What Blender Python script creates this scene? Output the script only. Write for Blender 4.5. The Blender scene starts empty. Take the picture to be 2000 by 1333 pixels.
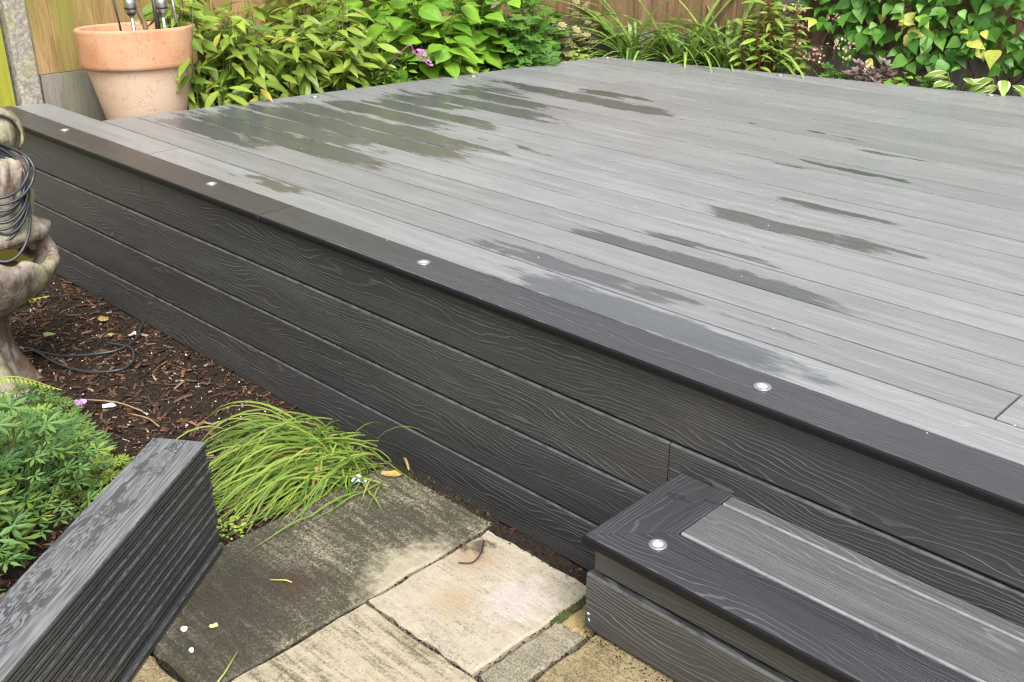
import bpy, math, random
from mathutils import Vector, Matrix, noise as mnoise
R = math.radians
random.seed(7)
sc = bpy.context.scene
col = sc.collection

# ------------------------------------------------------------------ camera, sky, sun, exposure
cam_d = bpy.data.cameras.new('camera'); cam_d.sensor_fit = 'HORIZONTAL'; cam_d.sensor_width = 36
cam_d.lens = 37.1; cam_d.clip_end = 500; cam_d.clip_start = 0.02
cam = bpy.data.objects.new('camera', cam_d); col.objects.link(cam)
cam.location = (0, 0, 1.79); cam.rotation_euler = (R(90 - 24.665), 0, R(43.98))
sc.camera = cam

SUN_EL, SUN_AZ = R(54), math.atan2(-0.50, 0.86)          # bright part of the overcast sky: behind the camera, to the right
world = bpy.data.worlds.new('World'); sc.world = world; world.use_nodes = True
wn = world.node_tree; wn.nodes.clear()
sky = wn.nodes.new('ShaderNodeTexSky'); sky.sky_type = 'NISHITA'; sky.sun_disc = False
sky.sun_elevation = SUN_EL; sky.sun_rotation = math.pi / 2 - SUN_AZ
sky.air_density = 1.0; sky.dust_density = 6.0; sky.ozone_density = 1.0
hs = wn.nodes.new('ShaderNodeHueSaturation'); hs.inputs['Saturation'].default_value = 0.30
bg = wn.nodes.new('ShaderNodeBackground'); bg.inputs['Strength'].default_value = 0.15
wo = wn.nodes.new('ShaderNodeOutputWorld')
wn.links.new(sky.outputs[0], hs.inputs['Color']); wn.links.new(hs.outputs[0], bg.inputs['Color'])
wn.links.new(bg.outputs[0], wo.inputs['Surface'])
sun_d = bpy.data.lights.new('sun', 'SUN'); sun_d.energy = 1.4; sun_d.angle = R(26); sun_d.color = (1, .975, .94)
sun = bpy.data.objects.new('sun', sun_d); col.objects.link(sun)
sdir = Vector((math.cos(SUN_AZ) * math.cos(SUN_EL), math.sin(SUN_AZ) * math.cos(SUN_EL), math.sin(SUN_EL)))
sun.rotation_euler = sdir.to_track_quat('Z', 'Y').to_euler(); sun.location = (3, 0, 8)
sc.view_settings.view_transform = 'Standard'; sc.view_settings.look = 'None'
sc.cycles.filter_width = 1.3; sc.cycles.max_bounces = 6; sc.cycles.diffuse_bounces = 3; sc.cycles.glossy_bounces = 3; sc.cycles.transmission_bounces = 3
sc.view_settings.exposure = 1.0; sc.view_settings.gamma = 1

# ------------------------------------------------------------------ helpers
def mesh_obj(name, verts, faces, mat, parent=None, smooth=False, mats=None, midx=None):
    me = bpy.data.meshes.new(name); me.from_pydata([tuple(v) for v in verts], [], faces); me.update()
    for m in (mats or [mat]): me.materials.append(m)
    if midx: me.polygons.foreach_set('material_index', midx)
    if smooth: me.polygons.foreach_set('use_smooth', [True] * len(me.polygons))
    o = bpy.data.objects.new(name, me); col.objects.link(o)
    if parent is not None: adopt(o, parent)
    return o
def adopt(o, parent):
    o.parent = parent
    o.matrix_parent_inverse = root_mat(parent).inverted()
def root_mat(o):
    m = o.matrix_basis.copy()
    if o.parent is not None: m = root_mat(o.parent) @ o.matrix_parent_inverse @ m
    return m
def tag(o, label, cat, group=None):
    o['label'] = label; o['category'] = cat
    if group: o['group'] = group
    return o
def thing(name, label, cat, loc, group=None):
    o = bpy.data.objects.new(name, None); o.empty_display_size = .1; col.objects.link(o); o.location = loc
    return tag(o, label, cat, group)
def struct(o): o['kind'] = 'structure'; return o
def stuff(o): o['kind'] = 'stuff'; return o

class MB:
    """collects vertices and faces"""
    def __init__(s): s.v = []; s.f = []; s.mi = []; s.c = []
    def add(s, vs, fs, mi=0, c=None):
        b = len(s.v); s.v += [Vector(v) for v in vs]; s.f += [tuple(i + b for i in f) for f in fs]
        s.mi += [mi] * len(fs)
        s.c += [c if c is not None else 0.5] * len(vs)
    def tube(s, pts, rad, n=6, cap=True, mi=0, c=None):
        pts = [Vector(p) for p in pts]; vs = []; fs = []
        if not isinstance(rad, (list, tuple)): rad = [rad] * len(pts)
        up = None
        for i, p in enumerate(pts):
            t = (pts[min(i + 1, len(pts) - 1)] - pts[max(i - 1, 0)])
            if t.length < 1e-9: t = Vector((0, 0, 1))
            t.normalize()
            if up is None:
                a = Vector((0, 0, 1)) if abs(t.z) < .9 else Vector((1, 0, 0)); up = t.cross(a).normalized()
            up = (up - t * up.dot(t));
            if up.length < 1e-6: up = t.orthogonal()
            up.normalize(); w = t.cross(up)
            for k in range(n):
                a = 2 * math.pi * k / n; vs.append(p + (up * math.cos(a) + w * math.sin(a)) * rad[i])
        for i in range(len(pts) - 1):
            for k in range(n):
                k2 = (k + 1) % n; fs.append((i * n + k, i * n + k2, (i + 1) * n + k2, (i + 1) * n + k))
        if cap:
            fs.append(tuple(range(n - 1, -1, -1))); b = (len(pts) - 1) * n; fs.append(tuple(range(b, b + n)))
        s.add(vs, fs, mi, c)
    def build(s, name, mat, parent=None, smooth=False, mats=None):
        o = mesh_obj(name, s.v, s.f, mat, parent, smooth, mats, s.mi if mats else None)
        a = o.data.attributes.new('tint', 'FLOAT', 'POINT'); a.data.foreach_set('value', s.c)
        return o
def lathe(prof, n, center, fn=None):
    """prof: list of (r, z); fn(theta, i, r, z) -> (r, z) tweak. Open surface."""
    vs, fs = [], []; cx, cy, cz = center
    for i, (r, z) in enumerate(prof):
        for k in range(n):
            a = 2 * math.pi * k / n; rr, zz = (r, z) if fn is None else fn(a, i, r, z)
            vs.append((cx + rr * math.cos(a), cy + rr * math.sin(a), cz + zz))
    for i in range(len(prof) - 1):
        for k in range(n):
            k2 = (k + 1) % n; fs.append((i * n + k, i * n + k2, (i + 1) * n + k2, (i + 1) * n + k))
    return vs, fs
def catmull(pts, n=8):
    P = [Vector(p) for p in pts]; P = [P[0] * 2 - P[1]] + P + [P[-1] * 2 - P[-2]]; out = []
    for i in range(1, len(P) - 2):
        for k in range(n):
            t = k / n; a, b, c, d = P[i - 1], P[i], P[i + 1], P[i + 2]
            out.append(.5 * ((2 * b) + (c - a) * t + (2 * a - 5 * b + 4 * c - d) * t * t + (3 * b - a - 3 * c + d) * t ** 3))
    out.append(P[-2]); return out

# ------------------------------------------------------------------ material helpers
class NT:
    def __init__(s, name):
        s.m = bpy.data.materials.new(name); s.m.use_nodes = True; s.t = s.m.node_tree; s.t.nodes.clear()
        s.out = s.n('ShaderNodeOutputMaterial'); s.p = s.n('ShaderNodeBsdfPrincipled')
        s.t.links.new(s.p.outputs[0], s.out.inputs['Surface'])
    def n(s, t): return s.t.nodes.new(t)
    def put(s, sock, v):
        if isinstance(v, bpy.types.NodeSocket): s.t.links.new(v, sock)
        elif isinstance(v, (tuple, list)) and len(v) == 3 and sock.type == 'RGBA': sock.default_value = (*v, 1)
        else: sock.default_value = v
    def math(s, op, a, b=None, c=None, clamp=False):
        x = s.n('ShaderNodeMath'); x.operation = op; x.use_clamp = clamp
        for i, v in enumerate((a, b, c)):
            if v is not None: s.put(x.inputs[i], v)
        return x.outputs[0]
    def vmath(s, op, a, b=None):
        x = s.n('ShaderNodeVectorMath'); x.operation = op; s.put(x.inputs[0], a)
        if b is not None: s.put(x.inputs[1], b)
        return x.outputs[0]
    def ramp(s, v, a, b, lo=0.0, hi=1.0, smooth=True):
        x = s.n('ShaderNodeMapRange'); x.interpolation_type = 'SMOOTHSTEP' if smooth else 'LINEAR'
        for i, q in enumerate((v, a, b, lo, hi)): s.put(x.inputs[i], q)
        return x.outputs[0]
    def noise(s, vec, scale, detail=2, rough=.5, color=False):
        x = s.n('ShaderNodeTexNoise'); s.put(x.inputs['Vector'], vec); x.inputs['Scale'].default_value = scale
        x.inputs['Detail'].default_value = detail; x.inputs['Roughness'].default_value = rough
        return x.outputs['Color' if color else 'Fac']
    def mix(s, f, a, b, mode='MIX'):
        x = s.n('ShaderNodeMix'); x.data_type = 'RGBA'; x.blend_type = mode
        s.put(x.inputs[0], f); s.put(x.inputs[6], a); s.put(x.inputs[7], b); return x.outputs[2]
    def obj(s): return s.n('ShaderNodeTexCoord').outputs['Object']
    def pos(s): return s.n('ShaderNodeNewGeometry').outputs['Position']
    def rnd(s): return s.n('ShaderNodeObjectInfo').outputs['Random']
    def comb(s, x, y, z):
        c = s.n('ShaderNodeCombineXYZ')
        for i, v in enumerate((x, y, z)): s.put(c.inputs[i], v)
        return c.outputs[0]
    def sep(s, v):
        x = s.n('ShaderNodeSeparateXYZ'); s.put(x.inputs[0], v); return x.outputs
    def bump(s, h, strength, dist):
        b = s.n('ShaderNodeBump'); b.inputs['Strength'].default_value = strength; b.inputs['Distance'].default_value = dist
        s.put(b.inputs['Height'], h); s.t.links.new(b.outputs[0], s.p.inputs['Normal']); return b.outputs[0]
    def set(s, **k):
        for a, v in k.items(): s.put(s.p.inputs[a.replace('_', ' ')], v)
        return s.m

def board_mat(name, base, hi, rough=.45, grain=1.0, spec=.5, wet=(), lines=15.0, bump=.0016, var=.25, dry_noise=.12, soft=.35, gloss_spots=False):
    """embossed composite decking: contour lines of stretched noise, straight fine streaks, optional wet patches (world x0,x1,y,halfwidth,amount)"""
    q = NT(name); rnd = q.rnd()
    off = q.comb(q.math('MULTIPLY', rnd, 37.3), q.math('MULTIPLY', rnd, 11.7), q.math('MULTIPLY', rnd, 5.1))
    o = q.vmath('ADD', q.obj(), off)
    st = q.vmath('MULTIPLY', o, (1.5, 6.5, 6.5))
    n1 = q.noise(st, 1.0, 2.0, .45)
    y = q.sep(o)[1]
    v = q.math('ADD', q.math('MULTIPLY', n1, lines), q.math('MULTIPLY', y, 88.0))
    wob = q.noise(q.vmath('MULTIPLY', o, (11, 38, 38)), 1.0, 2, .5)
    v = q.math('ADD', v, q.math('MULTIPLY', wob, 1.3))
    sn = q.math('SINE', q.math('MULTIPLY', v, 6.2832))
    line = q.ramp(sn, .52, 1.0)
    zone = q.ramp(q.noise(q.vmath('MULTIPLY', o, (2.2, 16, 16)), 1.0, 2), .34, .66)
    line = q.math('MULTIPLY', line, q.math('MULTIPLY', q.math('MULTIPLY_ADD', zone, .75, .25), q.math('MULTIPLY_ADD', q.math('FRACT', q.math('MULTIPLY', rnd, 7.7)), .5, .6)))
    streak = q.noise(q.vmath('MULTIPLY', o, (6, 190, 190)), 1.0, 2, .65)
    broad = q.noise(q.vmath('MULTIPLY', o, (1.6, 34, 34)), 1.0, 3, .65)
    cloud = q.noise(q.pos(), 3.5, 3, .6)
    c = q.mix(q.math('MULTIPLY', line, .62 * grain), base, hi)
    f = q.math('MULTIPLY_ADD', streak, .9 * grain, 1 - .45 * grain)
    f = q.math('MULTIPLY', f, q.math('MULTIPLY_ADD', broad, 1.3 * soft, 1 - .65 * soft))
    f = q.math('MULTIPLY', f, q.math('MULTIPLY_ADD', cloud, dry_noise * 2, 1 - dry_noise))
    f = q.math('MULTIPLY', f, q.math('MULTIPLY_ADD', rnd, var, 1 - var / 2))
    sc_ = q.n('ShaderNodeVectorMath'); sc_.operation = 'SCALE'; q.put(sc_.inputs[0], c); q.put(sc_.inputs['Scale'], f)
    c = sc_.outputs[0]
    rr = q.math('MULTIPLY_ADD', broad, .22, rough - .11)
    h = q.math('ADD', q.math('MULTIPLY', line, .8), q.math('MULTIPLY', streak, .5))
    if wet:
        ps = q.pos(); xx, yy, _ = q.sep(ps)
        d1 = q.noise(q.vmath('MULTIPLY', ps, (4, 16, 1)), 1.0, 3, .55)
        d2 = q.noise(q.vmath('MULTIPLY', ps, (9, 42, 1)), 1.0, 5, .72)
        xd = q.math('MULTIPLY_ADD', q.math('SUBTRACT', d1, .5), .75, xx)
        yd = q.math('MULTIPLY_ADD', q.math('SUBTRACT', d1, .5), .10, yy)
        tot = None
        for (x0, x1, yc, hw, am) in wet:
            e = min(.30, (x1 - x0) * .35)
            a = q.math('MULTIPLY', q.ramp(xd, x0 - e * .3, x0 + e), q.ramp(xd, x1 + e * .7, x1 - e * 1.3))
            b = q.ramp(q.math('ABSOLUTE', q.math('SUBTRACT', yd, yc)), hw * 1.15 + .006, hw * .45)
            a = q.math('MULTIPLY', q.math('MULTIPLY', a, b), am * 1.12)
            tot = a if tot is None else q.math('MAXIMUM', tot, a)
        w = q.ramp(q.math('ADD', tot, q.math('MULTIPLY', q.math('SUBTRACT', d2, .5), 1.5)), .22, .80)
        w = q.math('MULTIPLY', w, q.ramp(tot, .03, .2))
        dk = q.n('ShaderNodeVectorMath'); dk.operation = 'SCALE'; q.put(dk.inputs[0], c); dk.inputs['Scale'].default_value = .42
        c = q.mix(w, c, q.mix(.3, dk.outputs[0], (.055, .067, .071)))
        rr = q.ramp(w, 0, 1, rr, .21, smooth=False)
        h = q.math('MULTIPLY', h, q.math('MULTIPLY_ADD', w, -.7, 1))
    q.bump(h, .7, bump)
    return q.set(Base_Color=c, Roughness=rr, Specular_IOR_Level=spec)

def leaf_mat(name, a, b, rough=.42, trans=.25, vein=.35, width=.02, spec=.4, tint=False, edge=None, yellow=None):
    """a..b: dark and bright leaf colour picked per leaf"""
    q = NT(name)
    if tint:
        at = q.n('ShaderNodeAttribute'); at.attribute_name = 'tint'; r = at.outputs['Fac']
    else: r = q.rnd()
    o = q.obj(); x, y, z = q.sep(o)
    c = q.mix(r, a, b)
    if yellow:
        c = q.mix(q.ramp(r, .965, .985), c, yellow)
    blotch = q.noise(q.pos(), 30, 2)
    c = q.mix(q.math('MULTIPLY', q.ramp(blotch, .45, .8), .45), c, b)
    if not tint:
        ax = q.math('ABSOLUTE', x)
        mid = q.ramp(ax, width, 0.0)
        sv = q.math('SINE', q.math('MULTIPLY', q.math('SUBTRACT', y, q.math('MULTIPLY', ax, .9)), 60.0))
        sv = q.math('MULTIPLY', q.ramp(sv, .7, 1), .5)
        vv = q.math('MULTIPLY', q.math('MAXIMUM', mid, sv), vein)
        c = q.mix(vv, c, tuple(min(1, k * 1.5 + .03) for k in b))
        fr = q.math('FRACT', q.math('MULTIPLY', r, 17.31))
        tipm = q.math('MULTIPLY', q.ramp(q.math('MULTIPLY_ADD', blotch, .25, y), .88, 1.1), q.ramp(fr, .55, .75))
        c = q.mix(q.math('MULTIPLY', tipm, .8), c, (.16, .09, .03))
        hole = q.math('MULTIPLY', q.ramp(q.noise(q.pos(), 75, 1), .68, .74), q.ramp(fr, .5, .3))
        c = q.mix(q.math('MULTIPLY', hole, .7), c, (.10, .065, .02))
        if edge:
            e = q.ramp(q.math('MULTIPLY_ADD', blotch, .05, ax), .19, .24); c = q.mix(e, c, edge)
    q.set(Base_Color=c, Roughness=rough, Specular_IOR_Level=spec)
    tr = q.n('ShaderNodeBsdfTranslucent'); q.put(tr.inputs['Color'], q.mix(.5, c, b))
    ms = q.n('ShaderNodeMixShader'); ms.inputs[0].default_value = trans
    q.t.links.new(q.p.outputs[0], ms.inputs[1]); q.t.links.new(tr.outputs[0], ms.inputs[2])
    q.t.links.new(ms.outputs[0], q.out.inputs['Surface'])
    return q.m

def plain(name, c, rough=.5, metal=0, spec=.5, nz=.0, scale=20, bump=0, c2=None):
    q = NT(name)
    k = c
    if nz or c2:
        n = q.noise(q.pos(), scale, 4, .6); k = q.mix(q.ramp(n, .35, .7), c, c2 or tuple(v * (1 - nz) for v in c))
        if bump: q.bump(n, .6, bump)
    return q.set(Base_Color=k, Roughness=rough, Metallic=metal, Specular_IOR_Level=spec)

# ------------------------------------------------------------------ ground
def soil_mat(name, a, b):
    q = NT(name); p = q.pos()
    n = q.noise(p, 90, 4, .7); n2 = q.noise(p, 9, 3)
    c = q.mix(q.ramp(n, .35, .7), a, b); c = q.mix(q.math('MULTIPLY', n2, .5), c, tuple(v * .5 for v in a))
    q.bump(n, 1.0, .012)
    return q.set(Base_Color=c, Roughness=.8, Specular_IOR_Level=.3)
M_soil = soil_mat('dark_soil', (.012, .008, .005), (.05, .03, .018))
M_outer = soil_mat('outer_soil', (.03, .025, .015), (.08, .07, .04))
g = mesh_obj('ground', [(-60, -60, -.12), (60, -60, -.12), (60, 60, -.12), (-60, 60, -.12)], [(0, 1, 2, 3)], M_outer)
struct(g)

def smooth(a, b, x): t = min(1, max(0, (x - a) / (b - a))); return t * t * (3 - 2 * t)
def bed_z(x, y):
    """mulch bed: level with the deck foot far left, rising to the patio edge and the planted corner near the camera"""
    z = .01 + .12 * smooth(-3.0, -2.1, x) * smooth(1.78, 1.5, y) + .09 * smooth(1.2, .6, y) * smooth(-4.2, -3.0, x)
    return min(z, .135) + .012 * mnoise.noise(Vector((x * 4, y * 4, 0)))
vs, fs = [], []; nx, ny = 90, 48
for j in range(ny + 1):
    for i in range(nx + 1):
        x = -5.25 + i * (4.1 / nx); y = -.6 + j * (2.46 / ny); z = bed_z(x, y)
        if x > -2.06 and y < 1.60: z = .06
        vs.append((x, y, z))
for j in range(ny):
    for i in range(nx): a = j * (nx + 1) + i; fs.append((a, a + 1, a + nx + 2, a + nx + 1))
struct(mesh_obj('mulch_bed', vs, fs, M_soil, smooth=True))
# raised bed between the deck and the fences
q = [(-5.2, 2.0), (-4.5, 2.0), (-4.0, 5.02), (-1.6, 5.6), (1.8, 6.42), (1.8, 6.75), (-4.15, 5.45), (-5.2, 5.2)]
zb = .52
vs = [(x, y, zb) for x, y in q]
struct(mesh_obj('planting_bed', vs, [(0, 1, 2, 7), (2, 3, 6, 7), (3, 4, 5, 6)], M_soil))

# ------------------------------------------------------------------ patio
M_mortar = soil_mat('patio_joint_dirt', (.02, .016, .01), (.06, .05, .03))
patio = struct(mesh_obj('patio', [(-2.05, -1.2, .145), (1.6, -1.2, .145), (1.6, 1.60, .145), (-2.05, 1.60, .145)], [(0, 1, 2, 3)], M_mortar))
def slab_mat(name, light, light2, algae, cover, stripe, clean=None, rust=None, speck=.5, red=None):
    q = NT(name); p = q.pos(); rnd = q.rnd()
    n_big = q.noise(p, 5, 4, .6); n_mid = q.noise(p, 28, 4, .65); n_fine = q.noise(p, 170, 4, .75)
    c = q.mix(q.ramp(n_mid, .3, .72), light, light2)
    str_ = q.noise(q.vmath('MULTIPLY', p, (7, 62, 7)), 1.0, 3, .6)
    a = q.math('ADD', q.math('MULTIPLY', q.math('SUBTRACT', n_big, .5), 1.1), q.math('MULTIPLY', q.math('SUBTRACT', str_, .5), stripe))
    a = q.math('ADD', a, q.math('MULTIPLY', q.math('SUBTRACT', n_fine, .5), 2.9))
    a = q.math('ADD', a, q.math('MULTIPLY', q.math('SUBTRACT', n_mid, .5), .25))
    m = q.ramp(q.math('ADD', a, cover), -.05, 1.0)
    if clean:
        for (cx, cy, rad) in clean:
            d = q.n('ShaderNodeVectorMath'); d.operation = 'DISTANCE'; q.put(d.inputs[0], p); d.inputs[1].default_value = (cx, cy, .18)
            dd = q.math('MULTIPLY_ADD', q.math('SUBTRACT', n_mid, .5), .16, d.outputs['Value'])
            m = q.math('MULTIPLY', m, q.ramp(dd, rad - .05, rad + .05))
    c = q.mix(m, c, q.mix(n_mid, algae, tuple(v * 1.7 for v in algae)))
    if rust:
        for (cx, cy, rad, kc, am) in rust:
            d = q.n('ShaderNodeVectorMath'); d.operation = 'DISTANCE'; q.put(d.inputs[0], p); d.inputs[1].default_value = (cx, cy, .18)
            dd = q.math('MULTIPLY_ADD', q.math('SUBTRACT', n_mid, .5), .18, d.outputs['Value'])
            c = q.mix(q.math('MULTIPLY', q.ramp(dd, rad, rad * .2), am), c, kc)
    dots = q.ramp(q.noise(p, 110, 2, .5), .66, .72)
    c = q.mix(q.math('MULTIPLY', dots, speck), c, (.04, .03, .02))
    pale = q.ramp(q.noise(q.vmath('ADD', p, (3, 1, 0)), 300, 1, .5), .68, .76)
    c = q.mix(q.math('MULTIPLY', pale, .45), c, tuple(min(.7, v * 1.35) for v in light))
    h = q.math('ADD', q.math('MULTIPLY', str_, .8), q.math('MULTIPLY', n_fine, .7))
    q.bump(h, .9, .006)
    return q.set(Base_Color=c, Roughness=q.math('MULTIPLY_ADD', n_mid, .3, .45), Specular_IOR_Level=.35)
L1, L2, AL = (.41, .355, .255), (.33, .285, .20), (.055, .05, .032)
SM = {
 'A': slab_mat('slab_algae', (.37, .325, .235), (.29, .255, .18), (.038, .035, .022), .80, 1.3, clean=[(-1.60, 1.37, .155)],
               rust=[(-1.83, 1.13, .10, (.060, .030, .020), .7), (-1.92, .98, .12, (.05, .035, .012), .5), (-1.93, 1.0, .30, (.030, .027, .019), .75), (-1.75, .86, .2, (.032, .029, .02), .6)]),
 'B': slab_mat('slab_clean', (.42, .37, .285), (.35, .305, .23), AL, -.06, 1.2,
               rust=[(-1.60, 1.52, .10, (.28, .18, .08), .5), (-1.50, 1.36, .08, (.32, .22, .10), .45), (-1.62, 1.55, .05, (.05, .03, .02), .8), (-1.40, 1.47, .12, (.46, .42, .40), .6)]),
 'C': slab_mat('slab_striped', L1, L2, (.085, .075, .042), .22, 3.0),
 'D': slab_mat('slab_strip', (.36, .32, .23), (.26, .23, .17), AL, .35, .5),
 'E': slab_mat('slab_mossy', (.42, .33, .17), (.34, .26, .11), (.10, .08, .02), .2, .5),
 'F': slab_mat('slab_brown', (.34, .27, .15), (.25, .20, .11), (.06, .05, .02), .28, .6),
}
def slab(x0, x1, y0, y1, key, z=.18, seed=0):
    rr = random.Random(seed); j = lambda: rr.uniform(-.0045, .0045)
    b = .006; t = .035; vs = []; ring = []
    # wobbly outline of 48 points, chamfered top edge
    def outline(inset):
        pts = []; n = 12; cs = [(x0 + inset, y0 + inset), (x1 - inset, y0 + inset), (x1 - inset, y1 - inset), (x0 + inset, y1 - inset)]
        for k in range(4):
            a, c = cs[k], cs[(k + 1) % 4]
            for s in range(n): pts.append((a[0] + (c[0] - a[0]) * s / n, a[1] + (c[1] - a[1]) * s / n))
        return pts
    rr2 = [(j(), j()) for _ in range(48)]
    for inset, zz in ((0, z - t), (0, z - b), (b, z)):
        for (p, d) in zip(outline(inset), rr2): vs.append((p[0] + d[0], p[1] + d[1], zz))
    fs = []
    for l in range(2):
        for k in range(48): k2 = (k + 1) % 48; fs.append((l * 48 + k, l * 48 + k2, (l + 1) * 48 + k2, (l + 1) * 48 + k))
    fs.append(tuple(range(96, 144)))
    return mesh_obj('paving_slab', vs, fs, SM[key], patio)
for i, a in enumerate([(-2.10, -1.664, .777, 1.655, 'A'), (-1.655, -1.297, 1.222, 1.628, 'B'), (-1.656, -1.197, .784, 1.212, 'C'),
        (-1.287, -1.203, 1.232, 1.482, 'D', .176), (-1.287, -1.203, 1.493, 1.615, 'E', .166), (-1.187, -.735, 1.06, 1.63, 'F'),
        (-2.10, -1.664, .32, .766, 'F'), (-1.656, -1.197, .32, .773, 'C'), (-1.187, -.735, .60, 1.05, 'C'), (-1.187, -.735, .14, .59, 'B'),
        (-.725, -.28, 1.06, 1.63, 'F'), (-.725, -.28, .60, 1.05, 'C'), (-.27, .6, 1.06, 1.63, 'F'), (-.27, .6, .60, 1.05, 'B'),
        (-2.10, -1.197, -.55, .31, 'C'), (-1.187, -.28, -.55, .13, 'F'), (-.725, -.28, .14, .59, 'C'), (-.27, .6, -.55, .59, 'C'), (.61, 1.55, .2, 1.63, 'C'), (.61, 1.55, -1.1, .19, 'F')]):
    slab(*a, seed=i)

# ------------------------------------------------------------------ boards
DZ = .71; PITCH = .15; Y0 = 1.968
def board_mesh(name, length, width, thick, bev, x0=lambda y: 0.0, x1=None, nose=False):
    """local: x along, y across 0..width, z 0 top .. -thick; rounded long edges; ends may be oblique"""
    if x1 is None: x1 = lambda y: length
    prof = []
    r0 = .011 if nose else bev
    for k in range(4): a = math.pi / 2 * k / 3; prof.append((r0 - r0 * math.sin(a), -r0 + r0 * math.cos(a)))
    prof = prof[:]                                        # from top towards the front (y=0)
    prof += [(0, -thick)]
    back = [(width, -thick)] + [(width - bev + bev * math.cos(a), -bev + bev * math.sin(a)) for a in (0, math.pi / 6, math.pi / 3, math.pi / 2)]
    prof = prof + back
    n = len(prof); vs = [(x0(y), y, z) for y, z in prof] + [(x1(y), y, z) for y, z in prof]
    fs = [(k, (k + 1) % n, n + (k + 1) % n, n + k) for k in range(n)]
    fs += [tuple(range(n - 1, -1, -1)), tuple(range(n, 2 * n))]
    return vs, fs
def board(name, mat, parent, loc, length, width, thick=.023, bev=.0035, rot=None, edge=False, **k):
    vs, fs = board_mesh(name, length, width, thick, bev, **k)
    if k.get('nose'): o = mesh_obj(name, vs, fs, None, None, False, [mat, M_edge], [1 if i in (1, 2, 3, 4) else 0 for i in range(len(fs))])
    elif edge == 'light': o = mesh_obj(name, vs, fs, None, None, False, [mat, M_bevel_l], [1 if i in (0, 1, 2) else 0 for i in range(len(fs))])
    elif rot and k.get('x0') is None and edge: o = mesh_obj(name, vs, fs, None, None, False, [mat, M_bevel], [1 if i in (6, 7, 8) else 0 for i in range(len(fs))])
    else: o = mesh_obj(name, vs, fs, mat, None)
    o.location = loc
    if rot: o.rotation_euler = rot
    if parent is not None: adopt(o, parent)
    return o

GREY, GREY_HI = (.195, .20, .204), (.34, .347, .352)
M_trim = board_mat('charcoal_trim', (.034, .035, .038), (.12, .122, .13), rough=.36, grain=1.0, spec=.85, bump=.0024, wet=[(-1.93, -1.70, 1.960, .014, .9)])
M_fascia = board_mat('charcoal_fascia', (.039, .0393, .0395), (.125, .126, .126), rough=.42, grain=1.0, spec=.8, bump=.0036, soft=.5)
M_step_board_shaded = board_mat('step_board', (.085, .087, .09), (.19, .194, .20), rough=.38, grain=1.0, spec=.75, bump=.0022)  # deck boards in a darker copy: the fascia's dark reflection put into the colour
M_step_trim = board_mat('step_trim', (.033, .034, .037), (.10, .102, .11), rough=.34, grain=1.0, spec=.8, wet=[(-1.13, -1.06, 1.765, .03, .9)])
M_edge = plain('smooth_edge_shaded', (.006, .006, .0065), .5, spec=.25)  # smooth nose; near-black because reflected dark ground is put into the colour
M_bevel = plain('bevel_sky_highlight', (.10, .10, .10), .4, nz=.5, scale=25)  # sky highlight along fascia and riser top edges, painted as a lighter colour
M_bevel_l = plain('board_edge_highlight', (.22, .225, .23), .35, nz=.3, scale=30)  # bright sky reflection on the step boards' front bevels, painted in
M_dark = plain('subframe_black', (.004, .004, .004), .9)

deck = thing('deck', 'large raised grey composite deck with charcoal edging and small round lights', 'deck', (-1.8, 3.2, 0))
EL = lambda y: -4.54 + (y - 2.466) * (.50 / 2.528)                    # left edge of the decking
BX = lambda x: 4.994 + (x + 4.04) * .2396                             # back edge
BXI = lambda y: -4.04 + (y - 4.994) / .2396
ROWWET = {0: [(-3.38, -2.95, 2.07, .05, .8), (-1.98, -1.02, 2.03, .085, 1.0)], 1: [(-2.25, -1.45, 2.17, .045, 1.0), (-1.45, -1.0, 2.20, .012, .5)],
 2: [(-4.5, -3.66, 2.36, .082, 1.05)], 3: [(-4.55, -3.1, 2.49, .082, 1.00), (-2.2, -1.1, 2.45, .055, 1.0)], 4: [(-4.5, -3.3, 2.64, .082, 1.05), (-2.0, -1.4, 2.59, .02, .75)],
 5: [(-4.5, -2.95, 2.78, .082, 1.05)], 6: [(-4.4, -2.95, 2.93, .082, 0.95), (-2.0, -1.2, 2.925, .058, .95)], 7: [(-4.3, -3.35, 3.10, .082, 0.95), (-3.2, -2.6, 3.08, .012, .7)],
 8: [(-4.2, -3.2, 3.25, .082, 0.89), (-1.9, -1.35, 3.20, .026, .8)], 9: [(-4.2, -3.55, 3.39, .082, 0.89)], 10: [(-4.15, -3.05, 3.53, .082, 0.95), (-2.05, -1.86, 3.60, .012, .75)],
 11: [(-4.1, -3.2, 3.70, .082, 0.89), (-2.05, -1.45, 3.695, .026, .95)], 12: [(-4.1, -3.5, 3.83, .082, 0.63)], 13: [(-4.05, -2.75, 3.99, .082, 1.00), (-1.95, -1.6, 4.01, .012, .7)],
 14: [(-3.52, -3.15, 4.15, .062, 1.0), (-2.22, -2.08, 4.16, .012, .8), (-2.04, -1.86, 4.155, .012, .8), (-2.6, -2.45, 4.1, .012, .6)]}
JOINT = {0: [-3.92, -.9 + .95], 1: [-.626], 9: [-3.64], 13: [-3.55], 14: [-3.50], 16: [-3.47], 18: [-3.43]}
X_END = 1.45
GAPX = .003
mats_row = {}
nrow = 31
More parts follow.
